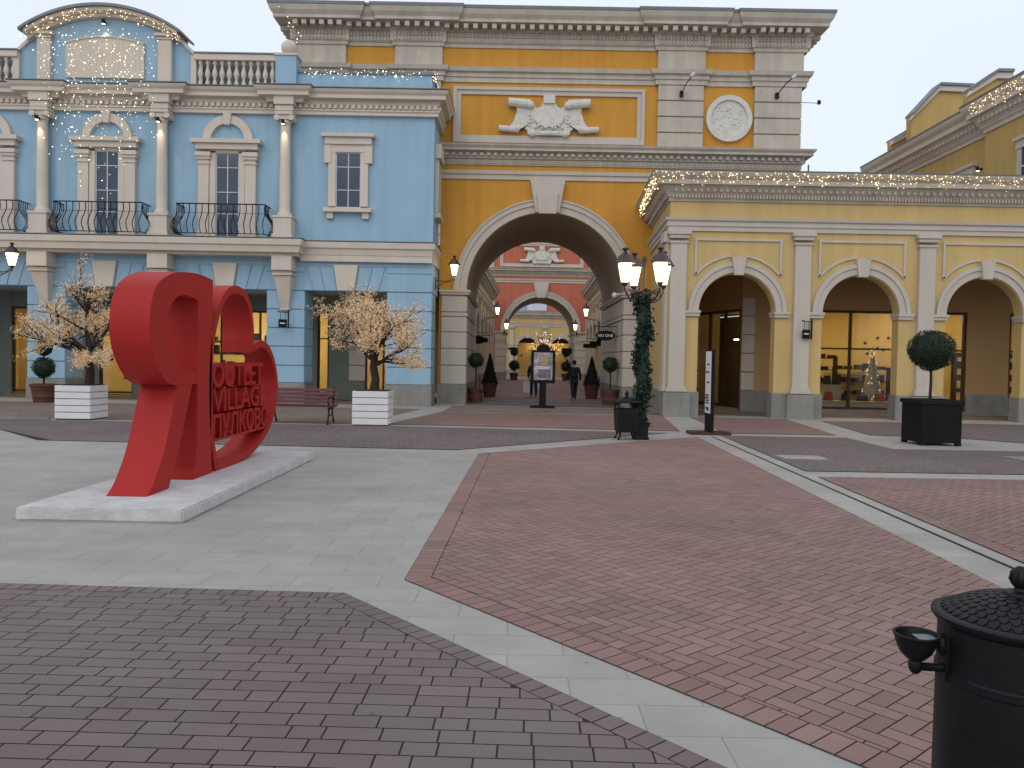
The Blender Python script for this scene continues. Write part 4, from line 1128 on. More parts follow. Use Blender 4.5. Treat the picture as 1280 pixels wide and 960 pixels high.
# ================================================================= RED LETTER SCULPTURE ON ITS SLAB
slab = MB(); slab.box(-4.74, -3.13, 7.62, 12.68, 0.0, 0.13)
sl_o = tag(slab.build('concrete_slab', M['plate'], bevel=0.018), 'long white rough concrete slab lying on the pavement under the red letters', 'plinth')
SX, SZ = -3.79, 0.13
SC = thing('letter_sculpture', 'big glossy red steel sculpture of a letter and a heart standing on the white slab', 'sculpture', (SX, 10.6, SZ))
def loc(P): return [(y - 10.6, z) for y, z in P]
def smooth_closed(P, n=4):
    o = []; k = len(P)
    for i in range(k):
        p0, p1, p2, p3 = P[i - 1], P[i], P[(i + 1) % k], P[(i + 2) % k]
        for j in range(n):
            t = j / n
            o.append(tuple(0.5 * (2 * p1[a] + (p2[a] - p0[a]) * t + (2 * p0[a] - 5 * p1[a] + 4 * p2[a] - p3[a]) * t * t + (3 * p1[a] - p0[a] - 3 * p2[a] + p3[a]) * t ** 3) for a in (0, 1)))
    return o
def smooth_open(P, n=5):
    o = []
    for i in range(len(P) - 1):
        p0 = P[max(i - 1, 0)]; p1 = P[i]; p2 = P[i + 1]; p3 = P[min(i + 2, len(P) - 1)]
        for j in range(n):
            t = j / n
            o.append(tuple(0.5 * (2 * p1[a] + (p2[a] - p0[a]) * t + (2 * p0[a] - 5 * p1[a] + 4 * p2[a] - p3[a]) * t * t + (3 * p1[a] - p0[a] - 3 * p2[a] + p3[a]) * t ** 3) for a in (0, 1)))
    return o + [P[-1]]
TH = 0.42
# letter: one outline with a hole for the bowl, cut so that it is a single strip
bowl_out = smooth_open([(10.11, 2.44), (9.8, 2.46), (9.5, 2.46), (9.05, 2.42), (8.78, 2.35), (8.56, 2.25), (8.44, 2.12), (8.37, 1.95), (8.35, 1.78), (8.38, 1.6), (8.48, 1.43), (8.64, 1.27), (8.84, 1.17), (9.06, 1.14)])
bowl_in = smooth_open([(9.64, 2.15), (9.32, 2.18), (9.18, 2.17), (9.04, 2.14), (8.87, 2.03), (8.79, 1.90), (8.76, 1.73), (8.81, 1.56), (8.90, 1.46), (9.0, 1.39), (9.1, 1.35), (9.21, 1.32), (9.42, 1.285), (9.52, 1.28)])
lm = MB()
lm.strip(loc(bowl_out), loc(bowl_in), -TH, 0, 'x')
lm.prism(loc([(9.64, 2.15), (10.11, 2.44), (10.10, 1.9), (10.085, 0.55), (10.10, 0.12), (10.13, 0.0), (9.50, 0.0), (9.60, 0.12), (9.635, 0.6), (9.64, 1.14)]), -TH, 0, 'x')
lm.prism(loc([(9.52, 1.28), (9.642, 1.27), (9.642, 1.15), (9.47, 1.14), (9.06, 1.14)]), -TH, 0, 'x')
legA = smooth_open([(9.06, 1.142), (8.95, 0.9), (8.80, 0.57), (8.66, 0.34), (8.46, 0.11), (8.30, 0.0)])
legB = smooth_open([(9.48, 1.142), (9.36, 0.90), (9.24, 0.66), (9.10, 0.40), (8.95, 0.17), (8.84, 0.0)])
lm.strip(loc(legA), loc(legB), -TH, 0, 'x')
lm.build('letter', M['red'], SC)
hb = [(10.25, 0.005), (10.15, 0.26), (10.06, 0.56), (10.03, 0.84), (10.015, 1.12), (10.03, 1.41), (10.08, 1.69), (10.17, 1.91), (10.32, 2.13), (10.54, 2.33), (10.81, 2.43), (11.1, 2.45), (11.35, 2.40), (11.54, 2.29), (11.66, 2.12), (11.72, 1.9), (11.70, 1.66)]
hb2 = [(11.70, 1.66), (11.95, 1.72), (12.2, 1.73), (12.50, 1.64), (12.76, 1.44), (12.93, 1.15), (12.92, 0.85), (12.76, 0.56), (12.45, 0.32), (12.0, 0.14), (11.5, 0.03), (10.9, 0.0), (10.25, 0.005)]
ho = smooth_open(hb, 4)[:-1] + smooth_open(hb2, 4)[:-1]
def inset_closed(P, d):
    o = []; n = len(P)
    ar = area(P)
    for i in range(n):
        a, b, c = Vector(P[i - 1]), Vector(P[i]), Vector(P[(i + 1) % n])
        e1, e2 = (b - a).normalized(), (c - b).normalized()
        s_ = 1 if ar > 0 else -1
        n1 = Vector((-e1.y, e1.x)) * s_; n2 = Vector((-e2.y, e2.x)) * s_
        m_ = n1 + n2
        k = d / max(m_.dot(n1), 0.75)
        o.append((b.x + m_.x * k, b.y + m_.y * k))
    return o
hm = MB(); hm.strip(loc(ho), loc(inset_closed(ho, 0.105)), -TH, 0, 'x', closed=True)
hm.build('heart_outline', M['red'], SC)
rot = Matrix(((0, -1, 0), (1, 0, 0), (0, 0, 1)))      # lettering runs along +y and faces +x
for body, y0, y1, z0, z1 in (('OUTLET', 10.13, 12.16, 1.075, 1.40), ('VILLAGE', 10.15, 12.30, 0.755, 1.055), ('ПУЛКОВО', 10.17, 12.42, 0.42, 0.735)):
    text_mesh('lettering', body, y0 - 10.6, y1 - 10.6, z0, z1, 0.28, 0.28, M['red'], SC, rot, 0.012)
lm = MB(); lm.box(-0.30, -0.01, 10.10 - 10.6, 12.62 - 10.6, 0.385, 0.42); lm.box(-0.30, -0.2, 10.1 - 10.6, 12.7 - 10.6, 0.735, 0.757); lm.box(-0.30, -0.2, 10.1 - 10.6, 12.7 - 10.6, 1.055, 1.077); lm.build('lettering_shelf', M['red'], SC)

# ================================================================= PLANTERS, TREES
def white_planter(loc_, label):
    T = thing('white_planter', label, 'planter', loc_, 0, 'white wooden planters with blossom trees')
    for i in range(5):
        b = MB(); b.box(-0.435, 0.435, -0.435, 0.435, 0.03 + i * 0.165, 0.03 + i * 0.165 + 0.150); b.build('board_course', M['white'], T, bevel=0.006)
    b = MB(); b.box(-0.41, 0.41, -0.41, 0.41, 0.0, 0.80); b.build('liner', M['signdark'], T)
    b = MB(); b.box(-0.38, 0.38, -0.38, 0.38, 0.80, 0.86); b.build('soil', M['soil'], T)
    return T
white_planter((-10.73, 19.95, 0), 'white boarded square planter under the wide blossom tree behind the red letter')
white_planter((-3.42, 19.75, 0), 'white boarded square planter right of the maroon bench')

def blossom_tree(loc_, label, limbs, seed, trunk_h, n_bl, spread=0.28):
    q = random.Random(seed)
    T = thing('blossom_tree', label, 'tree', loc_, 0, 'artificial blossom trees in white planters')
    tr = MB(); tr.tube([(0, 0, 0), (0.03, 0.0, trunk_h * 0.35), (-0.03, 0.02, trunk_h * 0.7), (0, 0, trunk_h)], [0.12, 0.10, 0.095, 0.085], 10)
    twigs = []
    def grow(p, d, L_, r, lvl):
        pts = [p]; n = 5
        for i in range(n):
            d = (d + Vector((q.gauss(0, 0.16), q.gauss(0, 0.16), q.gauss(0.02, 0.12)))).normalized()
            p = p + d * (L_ / n); pts.append(p)
        tr.tube(pts, [r * (1 - 0.6 * i / n) for i in range(n + 1)], 6 if lvl < 2 else 4)
        if lvl >= 1:
            for a, b in zip(pts[1:-1], pts[2:]): twigs.append((a, b, lvl))
        if lvl < 3:
            for i in range((5, 5, 4)[lvl]):
                k = q.randint(2, n)
                dd = (d + Vector((q.gauss(0, 0.6), q.gauss(0, 0.6), q.gauss(0.12, 0.42)))).normalized()
                grow(pts[k], dd, L_ * q.uniform(0.45, 0.75), r * 0.45, lvl + 1)
    for d, L_, r, z in limbs:
        grow(Vector((0, 0, z)), Vector(d).normalized(), L_, r, 0)
    tr.build('trunk', M['bark'], T, smooth=True)
    bl = MB()
    for i in range(n_bl):
        a, b, lv = q.choice(twigs)
        c = a.lerp(b, q.random()) + Vector((q.gauss(0, 0.045), q.gauss(0, 0.045), q.gauss(0, 0.045)))
        t = q.random()
        for k in range(3):
            bl.leaf(c + Vector((q.gauss(0, 0.014), q.gauss(0, 0.014), q.gauss(0, 0.014))), q.uniform(0.022, 0.042), min(1, max(0, t + q.uniform(-0.2, 0.2))))
    bl.build('crown', M['blossom'], T)
    return T
blossom_tree((-10.55, 19.95, 0.84), 'wide warm white blossom tree with a long limb reaching left beside the red letter',
    [((-0.95, 0.0, 0.30), 1.15, 0.075, 0.75), ((0.05, 0.2, 1), 1.15, 0.065, 0.9), ((0.6, -0.2, 0.6), 0.7, 0.055, 0.7), ((-0.45, -0.4, 0.75), 0.85, 0.055, 0.8), ((-0.8, 0.4, 0.6), 0.95, 0.05, 0.8), ((0.85, 0.2, 0.2), 0.6, 0.05, 0.5), ((0.3, -0.7, 0.25), 0.5, 0.04, 0.5), ((0.5, 0.5, 0.9), 0.8, 0.045, 0.85)], 11, 0.95, 9500)
blossom_tree((-3.40, 19.75, 0.84), 'round-headed warm white blossom tree in front of the blue corner pier',
    [((-0.85, 0.1, 0.75), 1.0, 0.05, 0.72), ((0.85, -0.1, 0.7), 0.8, 0.055, 0.62), ((0.05, 0.25, 1), 1.0, 0.05, 0.8), ((-0.3, -0.6, 0.8), 0.85, 0.045, 0.75), ((0.45, 0.5, 0.9), 0.95, 0.045, 0.75), ((-0.95, 0.0, 0.30), 0.78, 0.045, 0.72), ((0.95, 0.2, 0.34), 0.66, 0.04, 0.7), ((-0.4, 0.5, 1.1), 1.0, 0.04, 0.8), ((0.35, -0.5, 1.1), 0.95, 0.04, 0.8), ((0.0, -0.8, 0.3), 0.6, 0.035, 0.75)], 23, 0.82, 11500)

def leaf_ball(mb, c, r, n, size, sz=1.0, cone=False, h=0):
    for i in range(n):
        a = Vector((rnd.gauss(0, 1), rnd.gauss(0, 1), rnd.gauss(0, 1))).normalized()
        k = r * (0.90 + 0.13 * rnd.random() + 0.035 * math.sin(a.x * 7 + a.z * 5) + 0.03 * math.sin(a.y * 9))
        mb.leaf((c[0] + a.x * k, c[1] + a.y * k, c[2] + a.z * k * sz), size * rnd.uniform(0.7, 1.3))
def leaf_cone(mb, c, r, h, n, size):
    for i in range(n):
        t = rnd.random() ** 1.6; a = rnd.random() * 2 * PI
        k = r * (1 - t) * (0.88 + 0.2 * rnd.random()) + 0.02
        mb.leaf((c[0] + k * math.cos(a), c[1] + k * math.sin(a), c[2] + t * h), size * rnd.uniform(0.7, 1.3))

def topiary(loc_, balls, stem_top, label, n=900, size=0.04, grp=None, name='ball_topiary', matn='leaf', sz=1.0):
    T = thing(name, label, 'topiary', loc_, 0, grp)
    s_ = MB(); s_.tube([(0, 0, 0), (0.012, 0, stem_top * 0.5), (0, 0, stem_top)], [0.035, 0.028, 0.025], 7); s_.build('trunk', M['bark'], T)
    for z, r in balls:
        c = MB(); c.ball((0, 0, z), r * 0.88, 12, sz); leaf_ball(c, (0, 0, z), r, n, size, sz)
        c.build('crown', M[matn], T)
    return T
def cone_tree(loc_, r, h, z0, label, grp=None, n=1500):
    T = thing('cone_conifer', label, 'conifer', loc_, 0, grp)
    s_ = MB(); s_.tube([(0, 0, 0), (0, 0, z0 + 0.3)], 0.05, 6); s_.build('trunk', M['bark'], T)
    c = MB(); c.lathe([(r * 0.8, z0), (r * 0.86, z0 + h * 0.08), (0.02, z0 + h * 0.97)], 0, 0, 14); leaf_cone(c, (0, 0, z0), r, h, n, 0.075); c.build('crown', M['conifer'], T)
    return T
def pot(loc_, r, h, label, grp='terracotta pots of clipped evergreens'):
    T = thing('terracotta_pot', label, 'plant pot', loc_, 0, grp)
    b = MB(); b.lathe([(r * 0.72, 0), (r * 0.74, h * 0.08), (r * 0.78, h * 0.3), (r * 0.81, h * 0.32), (r * 0.81, h * 0.38), (r * 0.80, h * 0.4), (r * 0.88, h * 0.72), (r * 0.91, h * 0.74), (r * 0.91, h * 0.80), (r * 0.90, h * 0.83)], 0, 0, 24); b.build('body', M['terracotta'], T, smooth=True)
    b = MB(); b.lathe([(r * 0.97, h * 0.84), (r, h * 0.87), (r, h * 0.98), (r * 0.97, h), (r * 0.86, h), (r * 0.84, h * 0.9)], 0, 0, 24); b.build('rim', M['terracotta'], T, smooth=True)
    b = MB(); b.lathe([(r * 0.86, h * 0.9), (r * 0.86, h * 0.93)], 0, 0, 20); b.build('soil', M['soil'], T)
    return T
GT = 'clipped evergreens flanking the archway'
pot((-15.4, 26.3, 0), 0.42, 0.62, 'terracotta pot with the two-ball topiary beside the left white planter')
topiary((-15.4, 26.3, 0.55), [(0.60, 0.35), (1.24, 0.25)], 1.2, 'two-ball topiary in a terracotta pot before the blue pier on the left', 1100, 0.05)
pot((-1.42, 31.2, 0), 0.34, 0.60, 'terracotta pot under the ball topiary at the left side of the archway')
topiary((-1.42, 31.2, 0.54), [(1.12, 0.31)], 0.95, 'ball topiary at the left side of the archway', 900, 0.045, GT)
pot((3.80, 31.0, 0), 0.36, 0.62, 'terracotta pot under the ball topiary at the right side of the archway')
topiary((3.80, 31.0, 0.56), [(1.02, 0.31)], 0.9, 'ball topiary at the right side of the archway next to the bin', 900, 0.045, GT)
pot((-1.02, 36.6, 0), 0.36, 0.66, 'brown pot under the cone conifer left inside the archway')
cone_tree((-1.02, 36.6, 0.60), 0.34, 1.35, 0.02, 'dark cone conifer left inside the archway', GT)
pot((3.62, 36.4, 0), 0.36, 0.66, 'brown pot under the cone conifer right inside the archway')
cone_tree((3.62, 36.4, 0.60), 0.34, 1.3, 0.02, 'dark cone conifer right inside the archway beside the walking man', GT)
pot((0.15, 73.0, 0), 0.42, 0.65, 'small far pot left beyond the coral arch'); topiary((0.15, 73.0, 0.58), [(0.75, 0.5), (1.95, 0.36)], 1.8, 'far two-ball topiary left beyond the coral arch', 300, 0.1)
pot((4.9, 73.0, 0), 0.42, 0.65, 'small far pot right beyond the coral arch'); topiary((4.9, 73.0, 0.58), [(0.75, 0.5), (1.95, 0.36)], 1.8, 'far two-ball topiary right beyond the coral arch', 300, 0.1)

# square black planter with the big clipped ball
T = thing('black_planter', 'large square black planter on the pale paving in front of the arcade', 'planter', (9.06, 17.25, 0))
b = MB(); b.box(-0.43, 0.43, -0.43, 0.43, 0.06, 0.93); b.build('body', M['signdark'], T, bevel=0.01)
for x0, x1, y0, y1 in ((-0.46, 0.46, -0.46, -0.42), (-0.46, 0.46, 0.42, 0.46), (-0.46, -0.42, -0.42, 0.42), (0.42, 0.46, -0.42, 0.42)):
    b = MB(); b.box(x0, x1, y0, y1, 0.88, 0.97); b.build('rim', M['iron'], T)
for x, y in ((-0.38, -0.38), (0.38, -0.38), (-0.38, 0.38), (0.38, 0.38)):
    b = MB(); b.box(x - 0.05, x + 0.05, y - 0.05, y + 0.05, 0, 0.06); b.build('foot', M['iron'], T)
b = MB(); b.box(-0.42, 0.42, -0.42, 0.42, 0.90, 0.93); b.build('soil', M['soil'], T)
topiary((9.02, 17.25, 0.92), [(1.10, 0.47)], 0.85, 'big round clipped ball tree in the black planter before the arcade', 5200, 0.036, None, 'ball_topiary', 'leaf', 0.92)

# ================================================================= BENCH
BN = thing('park_bench', 'maroon slatted bench with black iron ends beside the right white planter', 'bench', (-5.2, 19.75, 0))
for i in range(5):
    b = MB(); y = -0.22 + i * 0.10; b.box(-0.85, 0.85, y, y + 0.08, 0.42 + (0.015 if i in (0, 4) else 0), 0.455 + (0.015 if i in (0, 4) else 0)); b.build('seat_slat', M['wood'], BN, bevel=0.008)
for i in range(4):
    b = MB(); z = 0.50 + i * 0.095; y = 0.28 + i * 0.035
    b.add([(-0.85, y, z), (0.85, y, z), (0.85, y + 0.03, z - 0.01), (-0.85, y + 0.03, z - 0.01), (-0.85, y + 0.025, z + 0.078), (0.85, y + 0.025, z + 0.078), (0.85, y + 0.055, z + 0.068), (-0.85, y + 0.055, z + 0.068)], [(0, 3, 2, 1), (4, 5, 6, 7), (0, 1, 5, 4), (1, 2, 6, 5), (2, 3, 7, 6), (3, 0, 4, 7)])
    b.build('back_slat', M['wood'], BN, bevel=0.006)
for sx in (-0.72, 0.72):
    b = MB()
    b.tube([(sx, -0.30, 0.0), (sx, -0.24, 0.12), (sx, -0.16, 0.28), (sx, -0.14, 0.40)], [0.028, 0.022, 0.022, 0.026], 6)
    b.tube([(sx, 0.40, 0.0), (sx, 0.30, 0.14), (sx, 0.22, 0.28), (sx, 0.24, 0.42), (sx, 0.33, 0.62), (sx, 0.44, 0.90)], [0.028, 0.022, 0.022, 0.026, 0.02, 0.018], 6)
    b.tube([(sx, -0.24, 0.405), (sx, 0.0, 0.385), (sx, 0.26, 0.40)], 0.024, 6)
    b.tube([(sx, -0.15, 0.26), (sx, 0.0, 0.20), (sx, 0.12, 0.22), (sx, 0.22, 0.28)], 0.014, 5)
    b.tube([(sx, 0.33, 0.64), (sx, 0.05, 0.66), (sx, -0.22, 0.64), (sx, -0.27, 0.57), (sx, -0.22, 0.52), (sx, -0.18, 0.43)], 0.018, 6)
    b.build('iron_end', M['iron'], BN, smooth=True)

# ================================================================= BINS
def far_bin():
    T = thing('litter_bin', 'square black iron litter bin with a roof on four posts beside the garlanded lamp post', 'litter bin', (2.46, 17.1, 0), R(4))
    b = MB(); b.lathe([(0.27, 0.16), (0.30, 0.18), (0.33, 0.62), (0.33, 0.66), (0.30, 0.66), (0.29, 0.60)], 0, 0, 4, PI / 4); b.build('body', M['iron'], T, bevel=0.01)
    b = MB(); b.lathe([(0.36, 0.78), (0.37, 0.80), (0.36, 0.83), (0.10, 0.90), (0.02, 0.92)], 0, 0, 4, PI / 4); b.lathe([(0.02, 0.90), (0.03, 0.94), (0.045, 0.98), (0.02, 1.03), (0.003, 1.05)], 0, 0, 10); b.build('roof', M['iron'], T)
    for sx in (-1, 1):
        for sy in (-1, 1):
            b = MB(); b.tube([(sx * 0.20, sy * 0.20, 0.64), (sx * 0.22, sy * 0.22, 0.80)], 0.014, 6); b.build('post', M['iron'], T)
            b = MB(); b.tube([(sx * 0.17, sy * 0.17, 0.18), (sx * 0.16, sy * 0.16, 0.1), (sx * 0.19, sy * 0.19, 0.04), (sx * 0.20, sy * 0.20, 0.0)], [0.03, 0.022, 0.022, 0.035], 7); b.build('leg', M['iron'], T)
far_bin()
def near_bin():
    T = thing('litter_bin', 'large round black cast iron litter bin with a scaled lid at the lower right', 'litter bin', (1.50, 2.33, -0.005))
    T.scale = (0.90, 0.90, 0.995)
    b = MB(); b.lathe([(0.24, 0.0), (0.25, 0.02), (0.235, 0.05), (0.238, 0.4), (0.236, 0.70), (0.241, 0.705), (0.241, 0.725), (0.236, 0.73), (0.234, 0.86), (0.20, 0.865)], 0, 0, 56); b.build('body', M['iron'], T, smooth=True)
    b = MB(); b.lathe([(0.225, 0.855), (0.246, 0.868), (0.255, 0.880), (0.255, 0.888), (0.247, 0.893), (0.225, 0.895)], 0, 0, 64); rim = b.build('lid_rim', M['iron'], T, smooth=True)
    b = MB()
    def dome(r): return 0.892 + 0.065 * (1 - (r / 0.228) ** 2) ** 1.0
    b.lathe([(0.226, 0.890)] + [(0.226 - 0.022 * i, dome(0.226 - 0.022 * i)) for i in range(10)] + [(0.004, dome(0))], 0, 0, 48)
    for j in range(8):                                   # overlapping fish-scale plates
        ro = 0.222 - j * 0.025; n = max(8, int(2 * PI * ro / 0.034))
        for i in range(n):
            a = 2 * PI * (i + 0.5 * (j % 2)) / n; dw = PI / n * 0.92; pts = []
            for u, v in ((-1, -0.032), (-0.95, -0.010), (-0.6, 0.001), (0, 0.005), (0.6, 0.001), (0.95, -0.010), (1, -0.032)):
                r_ = ro + v; aa = a + u * dw; pts.append((r_ * math.cos(aa), r_ * math.sin(aa), dome(max(r_, 0.0)) + (0.0045 if v > -0.02 else 0.0008)))
            top_ = pts; low = [(x, y, z - 0.006) for x, y, z in pts]; k = len(pts)
            b.add(top_ + low, [list(range(k))] + [(q_, q_ + 1, k + q_ + 1, k + q_) for q_ in range(k - 1)])
    lid = b.build('lid', M['iron'], T)
    b = MB(); b.lathe([(0.045, 0.952), (0.05, 0.957), (0.045, 0.964), (0.02, 0.968), (0.015, 0.975), (0.020, 0.981), (0.026, 0.987), (0.030, 1.0), (0.027, 1.017), (0.017, 1.033), (0.004, 1.040)], 0, 0, 20)
    for i in range(8):
        a = i * PI / 4; b.tube([(0.02 * math.cos(a), 0.02 * math.sin(a), 0.983), (0.031 * math.cos(a), 0.031 * math.sin(a), 1.0), (0.026 * math.cos(a), 0.026 * math.sin(a), 1.02), (0.006 * math.cos(a), 0.006 * math.sin(a), 1.037)], 0.0035, 4)
    b.build('knob', M['iron'], T, smooth=True)
    # bowl ashtray on its arm
    b = MB(); b.tube([(-0.232, 0, 0.735), (-0.27, 0, 0.735), (-0.315, 0, 0.737), (-0.335, 0, 0.752)], [0.014, 0.012, 0.013, 0.02], 10); b.ball((-0.333, 0, 0.742), 0.022, 8, 1.3); b.box(-0.246, -0.232, -0.022, 0.022, 0.70, 0.83); b.ball((-0.248, 0, 0.80), 0.018, 8, 1.6)
    arm = b.build('ashtray_arm', M['iron'], T, smooth=True)
    b = MB(); b.lathe([(0.018, 0.755), (0.03, 0.762), (0.05, 0.782), (0.062, 0.81), (0.067, 0.829), (0.071, 0.833), (0.070, 0.837), (0.063, 0.836), (0.056, 0.812), (0.042, 0.790), (0.01, 0.780)], -0.333, 0, 32); bw_ = b.build('ashtray_bowl', M['iron'], T, smooth=True)
    b = MB(); b.box(-0.333, -0.272, -0.028, 0.028, 0.822, 0.825); b.build('ashtray_plate', M['roof'], bw_)
near_bin()

# ================================================================= LANTERNS
def lantern_parts(T, c, s=1.0, metal='rust'):
    """four-sided tapering street lantern whose glass bottom is at c"""
    x, y, z = c
    g = MB(); g.lathe([(0.095 * s, z), (0.19 * s, z + 0.40 * s)], x, y, 4, PI / 4); g.build('lantern_glass', M['lampglass'], T)
    f = MB()
    for i in range(4):
        a = PI / 4 + i * PI / 2
        f.tube([(x + 0.10 * s * math.cos(a), y + 0.10 * s * math.sin(a), z), (x + 0.197 * s * math.cos(a), y + 0.197 * s * math.sin(a), z + 0.40 * s)], 0.009 * s, 5)
    f.lathe([(0.02 * s, z - 0.10 * s), (0.06 * s, z - 0.06 * s), (0.105 * s, z - 0.004), (0.04 * s, z - 0.003)], x, y, 4, PI / 4)
    f.build('lantern_frame', M[metal], T)
    r = MB(); r.lathe([(0.23 * s, z + 0.405 * s), (0.245 * s, z + 0.42 * s), (0.20 * s, z + 0.47 * s), (0.15 * s, z + 0.56 * s), (0.06 * s, z + 0.63 * s), (0.035 * s, z + 0.67 * s), (0.07 * s, z + 0.70 * s), (0.075 * s, z + 0.725 * s), (0.03 * s, z + 0.75 * s), (0.01 * s, z + 0.76 * s)], x, y, 8, PI / 8)
    r.build('lantern_roof', M[metal], T)

def glow(name, loc_, w_, T):
    l = bpy.data.lights.new(name, 'POINT'); l.energy = w_; l.color = (1.0, 0.72, 0.40); l.shadow_soft_size = 0.12
    o = bpy.data.objects.new(name, l); col.objects.link(o); o.parent = T; o.location = loc_

def lamp_post():
    T = thing('street_lamp', 'tall dark lamp post with four lit lanterns, its shaft wound with a fir garland', 'street lamp', (2.78, 17.15, 0))
    b = MB(); b.box(-0.14, 0.14, -0.14, 0.14, 0, 0.36); b.box(-0.16, 0.16, -0.16, 0.16, 0, 0.06); b.box(-0.15, 0.15, -0.15, 0.15, 0.34, 0.38); b.build('base', M['iron'], T, bevel=0.01)
    b = MB(); b.lathe([(0.09, 0.36), (0.065, 0.6), (0.05, 2.9), (0.065, 2.95), (0.065, 3.02), (0.04, 3.05), (0.038, 3.75), (0.05, 3.80), (0.055, 3.86), (0.02, 3.92)], 0, 0, 14); b.build('pole', M['rust'], T, smooth=True)
    for i, a in enumerate((R(-152), R(-58), R(106), R(24))):
        c, s_ = math.cos(a), math.sin(a); L_ = 0.50
        b = MB()
        P = lambda r, z: (r * c, r * s_, z)
        b.tube([P(0.03, 3.02), P(0.16, 2.93), P(0.32, 2.96), P(0.45, 3.08), P(0.50, 3.22)], [0.022, 0.018, 0.016, 0.016, 0.02], 6)
        def circ(r0, z0, rr, a0, a1, th=0.011): b.tube([P(r0 + rr * math.cos(a0 + (a1 - a0) * k / 10), z0 + rr * math.sin(a0 + (a1 - a0) * k / 10)) for k in range(11)], th, 5)
        circ(0.26, 3.07, 0.085, 0, 2 * PI * 0.92); circ(0.14, 3.10, 0.05, PI, 3 * PI); circ(0.38, 3.12, 0.05, -PI / 2, PI * 1.3)
        b.tube([P(0.04, 3.18), P(0.2, 3.16), P(0.34, 3.17), P(0.44, 3.21)], 0.009, 5)
        b.build('bracket_arm', M['rust'], T, smooth=True)
        lantern_parts(T, (L_ * c, L_ * s_, 3.33), 0.98)
    glow('lantern_glow', (0, 0, 3.2), 8, T)
    g_ = MB(); q = random.Random(2)
    for i in range(3600):
        z = q.uniform(0.28, 3.2); ph = z * 5.2
        a = q.random() * 2 * PI
        k = 0.12 + 0.055 * math.cos(a - ph) + 0.02 * math.sin(z * 9) + q.gauss(0, 0.035)
        if q.random() < 0.12: k += q.uniform(0.02, 0.10)
        g_.leaf((k * math.cos(a), k * math.sin(a), z), q.uniform(0.06, 0.11), q.random())
    g_.lathe([(0.11, 0.37), (0.12, 1.5), (0.11, 3.0)], 0, 0, 12)
    gt = g_.build('fir_garland', M['fir'], None, center=False); gt.location = (2.78, 17.15, 0)
    tag(gt, 'thick green fir garland wound round the shaft of the four-lantern lamp post', 'garland')
lamp_post()

def wall_lantern(base, dirx, diry, label, s=1.0, reach=0.8, w_=40, grp='lanterns on wall brackets'):
    """bracket on a wall point, lantern standing on its end"""
    T = thing('wall_lantern', label, 'wall lamp', base, math.atan2(diry, dirx), grp)
    b = MB(); b.box(-0.0, 0.03, -0.05, 0.05, -0.28, 0.16)
    b.tube([(0.02, 0, 0.04), (reach * 0.5, 0, 0.02), (reach, 0, 0.06)], 0.018, 6)
    b.tube([(0.02, 0, -0.22), (0.12, 0, -0.14), (reach * 0.4, 0, -0.06), (reach * 0.8, 0, 0.02)], 0.014, 6)
    for r0, z0, rr in ((0.17, -0.04, 0.075), (0.34, -0.01, 0.04), (reach - 0.12, 0.10, 0.035)):
        b.tube([(r0 + rr * math.cos(k * PI / 5), 0, z0 + rr * math.sin(k * PI / 5)) for k in range(11)], 0.010, 5)
    b.tube([(reach, 0, 0.02), (reach, 0, 0.16)], 0.022, 6)
    b.build('bracket', M['rust'], T, smooth=True)
    lantern_parts(T, (reach, 0, 0.22), s)
    if w_: glow('lantern_glow', (reach, 0, 0.05), w_, T)
    return T
wall_lantern((-2.80, 28.55, 4.42), 1, -0.05, 'lit wall lantern on a scrolled bracket at the blue corner left of the archway', 0.95, 0.68, 10)
wall_lantern((-17.35, 26.9, 4.30), 1, -0.4, 'lit wall lantern cut by the left edge of the picture on the blue building', 1.0, 0.75, 0)
def street_x(Y, side): return 1.2 + 0.03 * (Y - 30.2) + side * 3.85
for Y, sd, rch, lb in ((53.5, -1, 0.9, 'lit lantern on the left street wall before the coral arch'), (53.5, 1, 0.9, 'lit lantern on the right street wall before the coral arch'), (80.0, 1, 0.9, 'far lit lantern beyond the coral arch on the right')):
    wall_lantern((street_x(Y, sd), Y, 4.55), -sd, 0, lb, 1.15, rch, 0)
wall_lantern((-0.75, 68.5, 4.2), 0.25, -1, 'lit lantern on the left pier of the coral arch', 1.15, 0.8, 0)
wall_lantern((5.45, 68.5, 4.2), -0.25, -1, 'lit lantern on the right pier of the coral arch', 1.15, 0.8, 0)

# ================================================================= SIGNS
def hanging_sign(loc_, rz, w_, h_, txt, label, cat='shop sign', oval=False, grp=None):
    """board hanging from an iron bracket; the wall is at local x = 0 and the board hangs out to +x"""
    T = thing('hanging_sign', label, cat, loc_, rz, grp)
    b = MB(); b.box(0, 0.03, -0.04, 0.04, -0.35, 0.25); b.tube([(0.02, 0, 0.16), (w_ + 0.14, 0, 0.16)], 0.016, 6); b.ball((w_ + 0.16, 0, 0.16), 0.03, 6)
    b.tube([(0.1 + w_ * 0.2, 0, 0.16), (0.1 + w_ * 0.2, 0, 0.0)], 0.008, 4); b.tube([(0.1 + w_ * 0.8, 0, 0.16), (0.1 + w_ * 0.8, 0, 0.0)], 0.008, 4); b.build('bracket', M['iron'], T)
    b = MB()
    if oval: b.prism([(0.08 + w_ / 2 + w_ / 2 * math.cos(2 * PI * i / 28), -h_ / 2 + h_ / 2 * math.sin(2 * PI * i / 28)) for i in range(28)], -0.03, 0.03)
    else: b.box(0.08, 0.08 + w_, -0.025, 0.025, -h_, 0.0)
    bo = b.build('board', M['signdark'], T, bevel=0.006)
    if txt:
        text_mesh('sign_lettering', txt, 0.08 + w_ * 0.16, 0.08 + w_ * 0.84, -h_ * 0.62, -h_ * 0.38, -0.032, 0.006, M['signwhite'], bo, None, 0.02)
    return T
